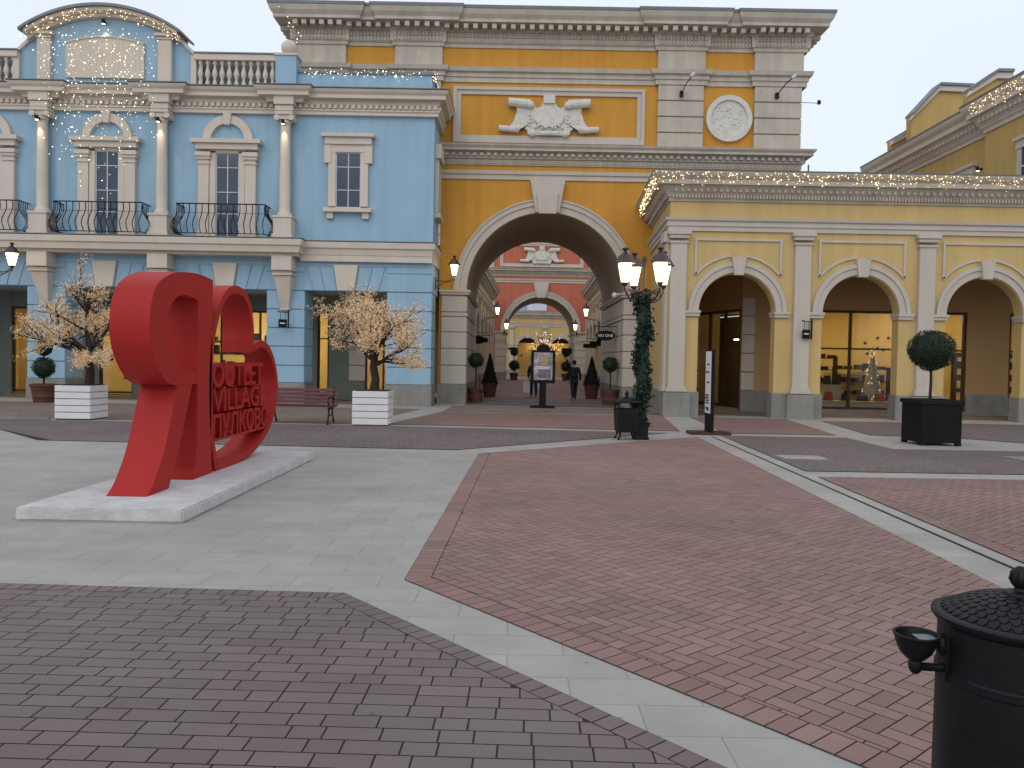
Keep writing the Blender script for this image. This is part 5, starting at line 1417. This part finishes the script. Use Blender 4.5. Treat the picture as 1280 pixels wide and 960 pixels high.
# signs drawn end on to the plaza hang from a plate fixed on the wall behind them
def plate_sign(x, y, z, txt, label):
    T = thing('hanging_sign', label, 'shop sign', (x, y, z), 0, 'small square signs on iron brackets')
    b = MB(); b.box(0.15, 0.19, -0.06, 0.0, -0.30, 0.34); b.tube([(0.17, -0.04, 0.24), (-0.12, -0.12, 0.26)], 0.014, 5); b.ball((-0.14, -0.12, 0.27), 0.03, 6)
    b.tube([(0.07, -0.07, 0.24), (0.07, -0.07, 0)], 0.008, 4); b.tube([(-0.08, -0.11, 0.25), (-0.08, -0.11, 0)], 0.008, 4); b.build('bracket', M['iron'], T)
    b = MB(); b.add([(0.12, -0.06, -0.28), (-0.14, -0.14, -0.28), (-0.14, -0.14, 0.0), (0.12, -0.06, 0.0), (0.12, -0.02, -0.28), (-0.14, -0.10, -0.28), (-0.14, -0.10, 0.0), (0.12, -0.02, 0.0)], [(0, 1, 2, 3), (4, 7, 6, 5), (0, 4, 5, 1), (1, 5, 6, 2), (2, 6, 7, 3), (3, 7, 4, 0)])
    bo = b.build('board', M['signdark'], T)
    b = MB(); b.add([(0.07, -0.078, -0.155), (-0.09, -0.127, -0.155), (-0.09, -0.127, -0.115), (0.07, -0.078, -0.115)], [(0, 1, 2, 3)]); b.build('lettering_band', M['pale'], bo)
plate_sign(-7.98, 27.87, 2.95, '', 'small dark square sign on the blue pier between two shop openings')
T = plate_sign(9.10, 24.92, 2.78, '', 'small dark square sign on the second arcade pilaster')
hanging_sign((4.17, 32.0, 2.94), PI, 0.78, 0.40, None, 'dark oval hanging sign reading NO ONE in the archway', 'shop sign', True)
s_ = bpy.data.objects[[o.name for o in bpy.data.objects if o.name.startswith('hanging_sign')][-1]]
T = [o for o in bpy.data.objects if o.name.startswith('hanging_sign') and o.get('label', '').endswith('NO ONE in the archway')][0]
bo = [c for c in T.children if c.name.startswith('board')][0]
text_mesh('sign_lettering', 'NO ONE', -0.77, -0.17, -0.255, -0.145, -0.031, 0.006, M['signwhite'], bo, Matrix.Identity(3), 0.008)
for v in bo.children[0].data.vertices: v.co.x = v.co.x        # faces the plaza: the sign itself is turned half round
bo.children[0].rotation_euler = (0, 0, PI)
SG = 'dark shop signs hanging along the street behind the arch'
for Y, sd, w_, h_, ov, lb in ((41.5, -1, 0.85, 0.42, True, 'dark oval hanging sign on the left street wall just behind the archway'), (45.5, -1, 0.7, 0.25, False, 'small dark oblong hanging sign on the left street wall'), (70.5, -1, 0.9, 0.3, True, 'far dark oval sign left of the two-ball topiary beyond the coral arch'),
    (43.0, 1, 0.85, 0.28, False, 'nearest dark oblong hanging sign on the right street wall'), (48.0, 1, 0.9, 0.28, False, 'second dark oblong hanging sign on the right street wall'), (54.5, 1, 0.9, 0.28, False, 'third dark oblong hanging sign on the right street wall'), (71.0, 1, 0.9, 0.5, False, 'far dark square sign on the right beyond the coral arch')):
    xx = street_x(Y, sd) if Y < 60 else 1.2 + 0.03 * (Y - 30.2) + sd * 2.9
    hanging_sign((xx, Y, 2.95), 0 if sd < 0 else PI, w_, h_, None, lb, 'shop sign', ov, SG)

# poster stand in the archway
PS = thing('poster_stand', 'dark poster stand with a framed poster on one leg in front of the archway', 'poster stand', (1.09, 28.35, 0))
b = MB(); b.box(-0.43, 0.43, -0.28, 0.28, 0.0, 0.09); b.build('base', M['signdark'], PS, bevel=0.01)
b = MB(); b.box(-0.12, 0.12, -0.05, 0.05, 0.09, 0.92); b.build('post', M['signdark'], PS)
b = MB(); b.box(-0.43, 0.43, -0.07, 0.07, 0.88, 2.05); b.prism([(-0.24 + 0.0, 2.04), (0.24, 2.04), (0.20, 2.18), (0.10, 2.26), (-0.10, 2.26), (-0.20, 2.18)], -0.05, 0.05); fr_ = b.build('frame', M['signdark'], PS, bevel=0.01)
b = MB(); b.box(-0.33, 0.33, -0.078, -0.071, 1.0, 1.97); po = b.build('poster', M['poster'], fr_)
b = MB(); b.box(-0.16, 0.18, -0.083, -0.079, 1.52, 1.90); b.build('poster_picture', M['postera'], po)
b = MB(); b.box(-0.18, 0.28, -0.083, -0.079, 1.06, 1.36); b.build('poster_picture', M['posterb'], po)
b = MB(); b.box(-0.25, 0.25, -0.084, -0.080, 1.44, 1.47); b.box(-0.28, 0.2, -0.084, -0.080, 1.39, 1.41); b.build('poster_lines', M['signwhite'], po)

# narrow totem seen almost edge on
TS = thing('totem_sign', 'narrow upright totem sign with a white lettered face on a flat dark base', 'totem sign', (4.62, 18.72, 0))
b = MB(); b.box(-0.47, 0.47, -0.28, 0.28, 0.0, 0.07); b.build('base', M['brown'], TS, bevel=0.008)
b = MB(); b.box(-0.03, 0.05, -0.30, 0.26, 0.07, 1.98); bp = b.build('board', M['signdark'], TS, bevel=0.004)
b = MB(); b.box(-0.037, -0.031, -0.27, 0.24, 0.50, 1.94); wf_ = b.build('white_face', M['white'], bp)
b = MB()
for z, l in ((1.62, 0.2), (1.44, 0.3), (1.2, 0.2), (0.90, 0.3), (0.84, 0.34), (0.78, 0.28), (0.72, 0.3), (0.6, 0.3), (0.56, 0.2)): b.box(-0.042, -0.0375, -0.12, -0.12 + l, z, z + 0.035)
b.build('face_lettering', M['signdark'], wf_)

# ================================================================= STRING LIGHTS
def bulbs(name, pts, label, m='bulb', r=0.016, lines=None):
    T = thing(name, label, 'string lights', (0, 0, 0), 0, 'icicle light strings on the facades')
    b = MB()
    xs = [p[0] for p in pts]; ys = [p[1] for p in pts]; zs = [p[2] for p in pts]
    c = ((min(xs) + max(xs)) / 2, (min(ys) + max(ys)) / 2, min(zs)); T.location = c
    for p in pts:
        x, y, z = p[0] - c[0], p[1] - c[1], p[2] - c[2]; q = r * rnd.choice((0.7, 0.9, 1.1, 1.5))
        b.add([(x + q, y, z), (x - q, y, z), (x, y + q, z), (x, y - q, z), (x, y, z + q), (x, y, z - q)], [(0, 2, 4), (2, 1, 4), (1, 3, 4), (3, 0, 4), (2, 0, 5), (1, 2, 5), (3, 1, 5), (0, 3, 5)])
    o = b.build('bulbs', M[m], T); o['kind'] = 'stuff'
    if lines:
        b = MB()
        for l in lines: b.tube([(p[0] - c[0], p[1] - c[1], p[2] - c[2]) for p in l], 0.003, 3)
        b.build('wire', M['wire'], T)
    return T
def icicle(path, drop, dens, jit=0.04):
    """bulbs hanging in strands of uneven length from a 3-D line"""
    pts = []; lines = []
    for a, b in zip(path[:-1], path[1:]):
        a = Vector(a); b = Vector(b); n = max(1, int((b - a).length * dens))
        lines.append([tuple(a), tuple(b)])
        for i in range(n):
            p = a.lerp(b, (i + rnd.random()) / n); d = drop * rnd.choice((0.35, 0.6, 0.85, 1.0)) * rnd.uniform(0.7, 1.1)
            k = max(1, int(d / 0.11))
            for j in range(k):
                if rnd.random() < 0.72: pts.append((p.x + rnd.gauss(0, jit), p.y + rnd.gauss(0, jit), p.z - d * (j + rnd.random()) / k))
            lines.append([tuple(p), (p.x, p.y, p.z - d)])
    return pts, lines
bm_ = Matrix.Translation((-2.86, 28.13, 0)) @ Matrix.Rotation(0.0, 4, 'Z') @ Matrix.Diagonal((1.018, 1, 1, 1))
def Bw(x, y, z): return tuple(bm_ @ Vector((x, y, z)))
pts = []; lines = []
P = [(PC - 2.7 + 5.4 * i / 14, arcz(max(-2.7, min(2.7, -2.7 + 5.4 * i / 14)), 0.0)) for i in range(15)]
p_, l_ = icicle([Bw(x, -0.60, z + 0.02) for x, z in P], 0.42, 14); bulbs('icicle_lights', p_, 'warm icicle lights along the curved pediment of the blue building', 'bulb', 0.011, l_)
p_, l_ = icicle([Bw(PC - 1.95, -0.70, 12.6), Bw(PC + 1.95, -0.70, 12.6)], 5.2, 5.2, 0.12)
lt = [p for p in p_ if rnd.random() < 0.8 or p[2] > 10.4]
bulbs('light_curtain', lt, 'long thin curtain of warm lights hanging over the middle bay under the pediment', 'coldbulb', 0.011, l_)
p_, l_ = icicle([Bw(-4.6, -0.2, 11.62), Bw(0.0, -0.2, 11.62), Bw(0.0, 1.9, 11.62)], 0.4, 12); bulbs('icicle_lights', p_, 'pale icicle lights along the low parapet at the right end of the blue building', 'coldbulb', 0.011, l_)
p_, l_ = icicle([(4.25, 24.48, 7.50), (24, 24.48, 7.50)], 0.42, 17); bulbs('icicle_lights', p_, 'warm icicle lights along the front cornice of the arcade', 'bulb', 0.0095, l_)
p_, l_ = icicle([(4.25, 24.48, 7.50), (4.62, 29.8, 7.50)], 0.55, 14); bulbs('icicle_lights', p_, 'dense warm icicle lights on the arcade cornice corner beside the big arch', 'bulb', 0.012, l_)
p_, l_ = icicle([(16.36, 29.2, 11.2), (16.36, 25.8, 11.2)], 0.55, 15); bulbs('icicle_lights', p_, 'dense warm icicle lights on the upper wing cornice at the right edge', 'bulb', 0.0095, l_)
p_, l_ = icicle([(-8.6, 29.1, 14.3), (-7.9, 30.0, 13.4)], 0.5, 6); bulbs('icicle_lights', p_, 'thin string of lights down the upper left corner of the ochre tower cornice', 'coldbulb', 0.015, l_)

# ================================================================= SMALL LAMPS ON THE FACADES
def spotlight(loc_, label, w_, rz=0.0, down=True):
    T = thing('spotlight', label, 'spotlight', loc_, rz, 'small black facade spotlights')
    b = MB(); b.box(-0.03, 0.03, -0.05, 0.02, -0.04, 0.05); b.tube([(0, -0.04, 0), (0, -0.12, 0.02)], 0.012, 5); b.build('bracket', M['iron'], T)
    b = MB(); b.tube([(0, -0.15, 0.09), (0, -0.135, -0.06)], [0.055, 0.062], 12); b.build('housing', M['iron'], T)
    b = MB(); b.tube([(0, -0.134, -0.062), (0, -0.133, -0.072)], 0.05, 12); b.build('lens', M['spotface'], T)
    l = bpy.data.lights.new('spot', 'SPOT'); l.energy = w_; l.color = (1, 0.70, 0.42); l.spot_size = R(52); l.spot_blend = 0.9; l.shadow_soft_size = 0.03
    o = bpy.data.objects.new('spot_beam', l); col.objects.link(o); o.parent = T; o.location = (0, -0.16, -0.10)
    o.rotation_euler = (R(24), 0, 0)
    return T
aB = 0.0
for cx, lb in ((-13.28, 'small spotlight at the top of the left column of the blue building'), (-9.22, 'small spotlight at the top of the middle column of the blue building'), (-5.03, 'small spotlight at the top of the right column of the blue building')):
    spotlight(Bw(cx, -0.47, 9.66), lb, 26, aB)
spotlight(Bw(PC, -0.16, 13.05), 'small spotlight in the pediment above the plaque', 26, aB)
spotlight((17.1, 29.6, 9.0), 'small spotlight on the yellow wall of the upper wing', 18, -PI / 2)
def floodlight(x, z, dx, label):
    T = thing('floodlight', label, 'floodlight', (x, 30.02, z), 0, 'floodlights on arms on the ochre tower')
    b = MB(); b.box(-0.06, 0.06, -0.08, 0.04, -0.12, 0.08); b.tube([(0, -0.06, 0), (dx * 0.5, -0.5, 0.25), (dx, -0.85, 0.36)], 0.02, 6); b.build('arm', M['iron'], T)
    b = MB(); b.tube([(dx - 0.05, -0.88, 0.34), (dx + 0.09, -0.92, 0.44)], [0.06, 0.045], 8); b.build('head', M['pale'], T)
floodlight(6.1, 11.7, 0.2, 'floodlight on a short arm on the tower pilaster left of the medallion')
floodlight(9.65, 11.7, 0.3, 'floodlight on a short arm on the tower pilaster right of the medallion')
T = thing('floodlight', 'floodlight on a thin horizontal arm at the right edge of the tower', 'floodlight', (10.62, 30.3, 11.55), 0, 'floodlights on arms on the ochre tower')
b = MB(); b.tube([(0, 0, 0), (0.68, 0, -0.02)], 0.018, 6); b.build('arm', M['pale'], T); b = MB(); b.box(0.66, 0.76, -0.05, 0.05, -0.06, 0.08); b.build('head', M['iron'], T)
b = MB()
for x in (10.75, 11.05, 11.4): b.tube([(x, 31.4, 7.3), (x, 31.4, 9.5)], 0.03, 6)
b.tube([(10.7, 31.4, 9.0), (11.45, 31.4, 9.0)], 0.02, 5); b.tube([(10.75, 31.4, 8.5), (11.4, 31.4, 9.1)], 0.018, 5)
tag(b.build('roof_ladder_frame', M['roof']), 'thin metal frame standing on the roof right of the ochre tower', 'metal frame')
b = MB(); b.box(-0.10, 0.10, -0.0, 0.12, -0.05, 0.07); T = thing('security_camera', 'small white security camera on the right inner pier of the archway', 'camera', (3.95, 30.9, 4.3)); b = MB(); b.box(-0.06, 0.20, -0.05, 0.05, -0.03, 0.03); b.build('arm', M['white'], T); b = MB(); b.ball((-0.06, -0.02, -0.04), 0.11, 10); b.build('dome', M['white'], T, smooth=True)

# ================================================================= THINGS IN THE ARCADE SHOP WINDOW
q = random.Random(9)
def goods_bag(x, y, z, w_, h_, label, m='goods'):
    T = thing('handbag', label, 'handbag', (x, y, z), 0, 'handbags in the lit arcade shop window')
    b = MB(); b.add([(-w_ / 2, -0.07, 0), (w_ / 2, -0.07, 0), (w_ / 2, 0.07, 0), (-w_ / 2, 0.07, 0), (-w_ * 0.38, -0.03, h_), (w_ * 0.38, -0.03, h_), (w_ * 0.38, 0.03, h_), (-w_ * 0.38, 0.03, h_)], [(0, 3, 2, 1), (4, 5, 6, 7), (0, 1, 5, 4), (1, 2, 6, 5), (2, 3, 7, 6), (3, 0, 4, 7)]); b.build('body', M[m], T, bevel=0.015)
    b = MB(); b.tube([(-w_ * 0.25, 0, h_ * 0.95), (-w_ * 0.2, 0, h_ * 1.35), (w_ * 0.2, 0, h_ * 1.35), (w_ * 0.25, 0, h_ * 0.95)], 0.012, 5); b.build('handle', M[m], T)
def table(x0, x1, y0, y1, z, label):
    T = thing('display_table', label, 'display table', ((x0 + x1) / 2, (y0 + y1) / 2, 0.06), 0, 'cream display blocks in the arcade shop window')
    w_, d_ = (x1 - x0) / 2, (y1 - y0) / 2
    b = MB(); b.box(-w_, w_, -d_, d_, z - 0.11, z - 0.06); b.build('top', M['shelf'], T, bevel=0.006)
    b = MB(); b.box(-w_ + 0.05, w_ - 0.05, -d_ + 0.04, d_ - 0.04, 0, z - 0.11); b.build('plinth', M['shelf'], T)
table(10.6, 16.0, 28.8, 29.5, 0.42, 'long low cream display step along the foot of the arcade shop window')
table(11.25, 12.35, 29.7, 30.3, 0.98, 'taller cream display block behind the window post')
table(14.5, 15.9, 29.7, 30.3, 0.92, 'taller cream display block right of the small decorated tree')
where = ['on the low step at the left end', 'on the low step near the left end', 'on the low step left of the post', 'on the low step just right of the post', 'on the low step under the middle', 'on the low step right of the middle', 'on the low step by the small tree', 'on the low step at the right end']
for i in range(8):
    goods_bag(10.9 + i * 0.62, 29.1, 0.42, q.uniform(0.30, 0.46), q.uniform(0.20, 0.34), ('dark', 'brown', 'black')[i % 3] + ' bag standing ' + where[i], 'goods' if i not in (1, 4) else 'goodsred')
for i, wr in enumerate(('left end', 'middle', 'right end')):
    goods_bag(11.45 + i * 0.36, 30.0, 0.98, 0.3, 0.34, 'tall dark handbag at the %s of the display block behind the post' % wr)
for i, wr in enumerate(('left end', 'middle', 'right end')):
    goods_bag(14.75 + i * 0.42, 30.0, 0.92, 0.32, 0.3, 'dark handbag at the %s of the block right of the small tree' % wr)
def rack(x0, x1, y, zs_, label):
    T = thing('display_shelving', label, 'shelving', ((x0 + x1) / 2, y, 0.06), 0, 'wall shelving inside the arcade shop')
    w_ = (x1 - x0) / 2
    for z in zs_:
        b = MB(); b.box(-w_, w_, -0.18, 0.18, z, z + 0.03); s1 = b.build('shelf', M['goods'], T)
        g2 = MB(); x = -w_ + 0.06
        while x < w_ - 0.2:
            ww = q.uniform(0.14, 0.3); g2.box(x, x + ww, -0.12, 0.12, z + 0.032, z + 0.03 + q.uniform(0.1, 0.26), q.random()); x += ww + q.uniform(0.05, 0.2)
        g2.build('shelf_goods', M['goods'], s1)
    for sx in (-1, 1):
        b = MB(); b.box(sx * w_ - 0.02, sx * w_ + 0.02, -0.18, 0.18, 0, max(zs_) + 0.1); b.build('upright', M['goods'], T)
rack(11.0, 12.5, 31.0, (0.5, 1.0, 1.45, 1.9), 'dark goods shelving at the left inside the arcade shop')
rack(13.0, 15.2, 32.3, (0.5, 1.0, 1.5), 'wide dark goods shelving on the back wall of the arcade shop')
rack(17.0, 19.6, 30.8, (0.7, 1.15, 1.6, 2.05), 'goods shelving behind the right hand shop window of the arcade')
T = thing('tinsel_tree', 'slim silver tinsel cone tree with small lights in the arcade shop window', 'decorated tree', (13.45, 29.9, 0.06))
b = MB(); b.lathe([(0.42, 0.25), (0.36, 0.5), (0.015, 2.35)], 0, 0, 18); b.lathe([(0.15, 0), (0.15, 0.04), (0.03, 0.06), (0.03, 0.26)], 0, 0, 10); b.build('cone', M['silver'], T)
b = MB()
for i in range(70):
    t = q.random() ** 1.3; a = q.random() * 2 * PI; k = 0.41 * (1 - t) + 0.02; r_ = 0.010
    x, y, z = k * math.cos(a), k * math.sin(a), 0.28 + 2.05 * t
    b.add([(x + r_, y, z), (x - r_, y, z), (x, y + r_, z), (x, y - r_, z), (x, y, z + r_), (x, y, z - r_)], [(0, 2, 4), (2, 1, 4), (1, 3, 4), (3, 0, 4), (2, 0, 5), (1, 2, 5), (3, 1, 5), (0, 3, 5)])
o_ = b.build('lights', M['bulb'], T); o_['kind'] = 'stuff'
T = thing('hanging_discs', 'small dark discs hanging on threads in the arcade shop window', 'window decoration', (14.0, 29.3, 1.6))
for i in range(16):
    x, z = q.uniform(-1.2, 1.8), q.uniform(-0.4, 1.4)
    b = MB(); b.prism([(x + 0.055 * math.cos(2 * PI * k / 12), z + 0.055 * math.sin(2 * PI * k / 12)) for k in range(12)], -0.01, 0.01); dsk = b.build('disc', M['goods'], T)
    b = MB(); b.tube([(x, 0, z + 0.05), (x, 0, 2.25)], 0.003, 3); b.build('thread', M['wire'], dsk)

# ================================================================= BARE DECORATED TREE IN THE STREET
q = random.Random(4)
T = thing('bare_tree', 'leafless branching tree with small lights far down the street behind the poster stand', 'tree', (2.75, 76.0, 0))
tr = MB(); tr.tube([(0, 0, 0), (0.05, 0, 1.0), (0, 0, 2.0)], [0.2, 0.16, 0.14], 8); tips = []
for i in range(26):
    a = q.random() * 2 * PI; e = q.uniform(0.25, 1.4); L_ = q.uniform(1.6, 3.0)
    d = Vector((math.cos(a) * math.cos(e), math.sin(a) * math.cos(e), math.sin(e))); p0 = Vector((0, 0, q.uniform(1.6, 2.1))); pts = [p0]
    for k in range(4):
        d = (d + Vector((q.gauss(0, .12), q.gauss(0, .12), 0.10))).normalized(); pts.append(pts[-1] + d * L_ / 4)
    tr.tube(pts, [0.07, 0.05, 0.035, 0.025, 0.01], 4); tips += pts[1:]
    for k in range(3):
        b0 = pts[q.randint(1, 3)]; dd = (d + Vector((q.gauss(0, .5), q.gauss(0, .5), q.gauss(0.1, .4)))).normalized(); tr.tube([b0, b0 + dd * 0.4, b0 + dd * 0.85], [0.03, 0.02, 0.008], 4); tips.append(b0 + dd * 0.7)
tr.build('trunk', M['bark'], T)
b = MB()
for p in tips:
    for k in range(2):
        x, y, z = p.x + q.gauss(0, .08), p.y + q.gauss(0, .08), p.z + q.gauss(0, .08); r_ = 0.017
        b.add([(x + r_, y, z), (x - r_, y, z), (x, y + r_, z), (x, y - r_, z), (x, y, z + r_), (x, y, z - r_)], [(0, 2, 4), (2, 1, 4), (1, 3, 4), (3, 0, 4), (2, 0, 5), (1, 2, 5), (3, 1, 5), (0, 3, 5)])
o_ = b.build('lights', M['bulb'], T); o_['kind'] = 'stuff'

# ================================================================= PEOPLE
def skin(name, joints, edges, m, parent, levels=1):
    me = bpy.data.meshes.new(name); ks = list(joints)
    me.from_pydata([joints[k][0] for k in ks], [(ks.index(a), ks.index(b)) for a, b in edges], [])
    o = bpy.data.objects.new(name, me); col.objects.link(o)
    bm = bmesh.new(); bm.from_mesh(me); sk = bm.verts.layers.skin.verify(); bm.verts.ensure_lookup_table()
    for i, k in enumerate(ks):
        r_ = joints[k][1]; bm.verts[i][sk].radius = r_ if isinstance(r_, tuple) else (r_, r_); bm.verts[i][sk].use_root = (i == 0)
    bm.to_mesh(me); bm.free()
    o.modifiers.new('s', 'SKIN').use_smooth_shade = True
    sd = o.modifiers.new('d', 'SUBSURF'); sd.levels = levels; sd.render_levels = levels
    dg = bpy.context.evaluated_depsgraph_get(); m2 = bpy.data.meshes.new_from_object(o.evaluated_get(dg))
    o.modifiers.clear(); o.data = m2; m2.materials.clear(); m2.materials.append(m)
    for p in m2.polygons: p.use_smooth = True
    o.parent = parent
    return o
def person(loc_, rz, label, stride, coat_m, bag=None, h=1.75):
    """walking figure facing local +y; stride > 0 puts the right foot forward"""
    T = thing('person', label, 'person', loc_, rz)
    s = h / 1.75; f = stride
    J = {'pelvis': ((0, 0, 0.95), (0.14, 0.10)), 'waist': ((0, 0.0, 1.10), (0.125, 0.09)), 'chest': ((0, 0.02, 1.32), (0.16, 0.11)), 'neck0': ((0, 0.02, 1.48), (0.06, 0.06)), 'neck': ((0, 0.04, 1.54), (0.05, 0.05)), 'head0': ((0, 0.06, 1.60), (0.072, 0.082)), 'head': ((0, 0.065, 1.68), (0.078, 0.09)),
         'top': ((0, 0.055, 1.73), (0.045, 0.05))}
    E_ = [('pelvis', 'waist'), ('waist', 'chest'), ('chest', 'neck0'), ('neck0', 'neck'), ('neck', 'head0'), ('head0', 'head'), ('head', 'top')]
    for sd, nm, fw in ((1, 'r', f), (-1, 'l', -f)):
        J['hip' + nm] = ((sd * 0.09, 0, 0.90), (0.095, 0.10)); J['knee' + nm] = ((sd * 0.095, 0.16 * fw + 0.04, 0.50), (0.06, 0.065)); J['ank' + nm] = ((sd * 0.09, 0.30 * fw - (0.05 if fw < 0 else 0), 0.09 + (0.03 if fw < 0 else 0)), (0.042, 0.045)); J['toe' + nm] = ((sd * 0.10, 0.30 * fw + 0.13, 0.035), (0.045, 0.032))
        E_ += [('pelvis', 'hip' + nm), ('hip' + nm, 'knee' + nm), ('knee' + nm, 'ank' + nm), ('ank' + nm, 'toe' + nm)]
        J['sh' + nm] = ((sd * 0.19, 0.01, 1.42), (0.06, 0.06)); J['elb' + nm] = ((sd * 0.26, -0.10 * fw - 0.02, 1.14), (0.043, 0.043)); J['wri' + nm] = ((sd * 0.25, -0.16 * fw + 0.08, 0.91), (0.028, 0.03)); J['pal' + nm] = ((sd * 0.25, -0.16 * fw + 0.09, 0.83), (0.022, 0.038))
        E_ += [('chest', 'sh' + nm), ('sh' + nm, 'elb' + nm), ('elb' + nm, 'wri' + nm), ('wri' + nm, 'pal' + nm)]
        for k_ in range(4):
            J['f%s%d' % (nm, k_)] = ((sd * (0.25 - 0.008 * k_), -0.16 * fw + 0.06 + 0.02 * k_, 0.765), 0.010); J['g%s%d' % (nm, k_)] = ((sd * (0.235 - 0.008 * k_), -0.16 * fw + 0.065 + 0.02 * k_, 0.735), 0.008)
            E_ += [('pal' + nm, 'f%s%d' % (nm, k_)), ('f%s%d' % (nm, k_), 'g%s%d' % (nm, k_))]
        J['t' + nm] = ((sd * 0.235, -0.16 * fw + 0.135, 0.80), 0.011); E_ += [('pal' + nm, 't' + nm)]
    S = lambda D: {k: (tuple(c * s for c in v[0]), tuple(c * s for c in v[1]) if isinstance(v[1], tuple) else v[1] * s) for k, v in D.items()}
    skin('body', S(J), E_, M['skin'], T)
    grow_ = lambda k, d: (J[k][0], tuple(c + d for c in J[k][1]))
    C = {k: grow_(k, 0.035) for k in ('pelvis', 'waist', 'chest')}; C['neck0'] = ((0, 0.02, 1.49), (0.085, 0.08)); C['hem'] = ((0, 0.0, 0.80), (0.19, 0.15)); EC = [('pelvis', 'waist'), ('waist', 'chest'), ('chest', 'neck0'), ('pelvis', 'hem')]
    for nm in 'rl':
        for k in ('sh', 'elb', 'wri'): C[k + nm] = grow_(k + nm, 0.022)
        EC += [('chest', 'sh' + nm), ('sh' + nm, 'elb' + nm), ('elb' + nm, 'wri' + nm)]
    skin('coat', S(C), EC, M[coat_m], T)
    for nm in 'rl':
        L2 = {k: grow_(k, 0.018) for k in ('hip' + nm, 'knee' + nm, 'ank' + nm)}; skin('trouser_leg', S(L2), [('hip' + nm, 'knee' + nm), ('knee' + nm, 'ank' + nm)], M['cloth_navy'], T)
        L3 = {'ank' + nm: (tuple(J['ank' + nm][0][:2]) + (J['ank' + nm][0][2] + 0.05,), (0.06, 0.062)), 'toe' + nm: (tuple(J['toe' + nm][0]), (0.055, 0.042))}; skin('shoe', S(L3), [('ank' + nm, 'toe' + nm)], M['hair'], T)
    hh = MB(); hh.ball((0, 0.045 * s, 1.69 * s), 0.105 * s, 10, 1.05); hh.build('hair', M['hair'], T, smooth=True)
    return T
person((2.66, 34.3, 0), R(4), 'man in a dark coat walking away through the archway on the right', 0.9, 'cloth_dark', h=1.70)
W2 = person((1.00, 36.8, 0), R(3), 'person in dark clothes half hidden behind the poster stand carrying pale bags', -0.8, 'cloth_dark', h=1.74)
for dx, lb, hh_ in ((-0.34, 'large pale paper bag in the left hand of the person behind the poster stand', 0.50), (0.30, 'smaller pale bag in the right hand of the person behind the poster stand', 0.30)):
    T = thing('shopping_bag', lb, 'bag', (1.00 + dx, 36.85, 0.22 if dx < 0 else 0.42), R(10))
    b = MB(); b.box(-0.16, 0.16, -0.07, 0.07, 0, hh_); b.build('bag_body', M['bagwhite'], T, bevel=0.01)
    b = MB(); b.tube([(-0.07, 0, hh_), (0, 0, hh_ + 0.13), (0.07, 0, hh_)], 0.006, 4); b.build('handle', M['bagwhite'], T)
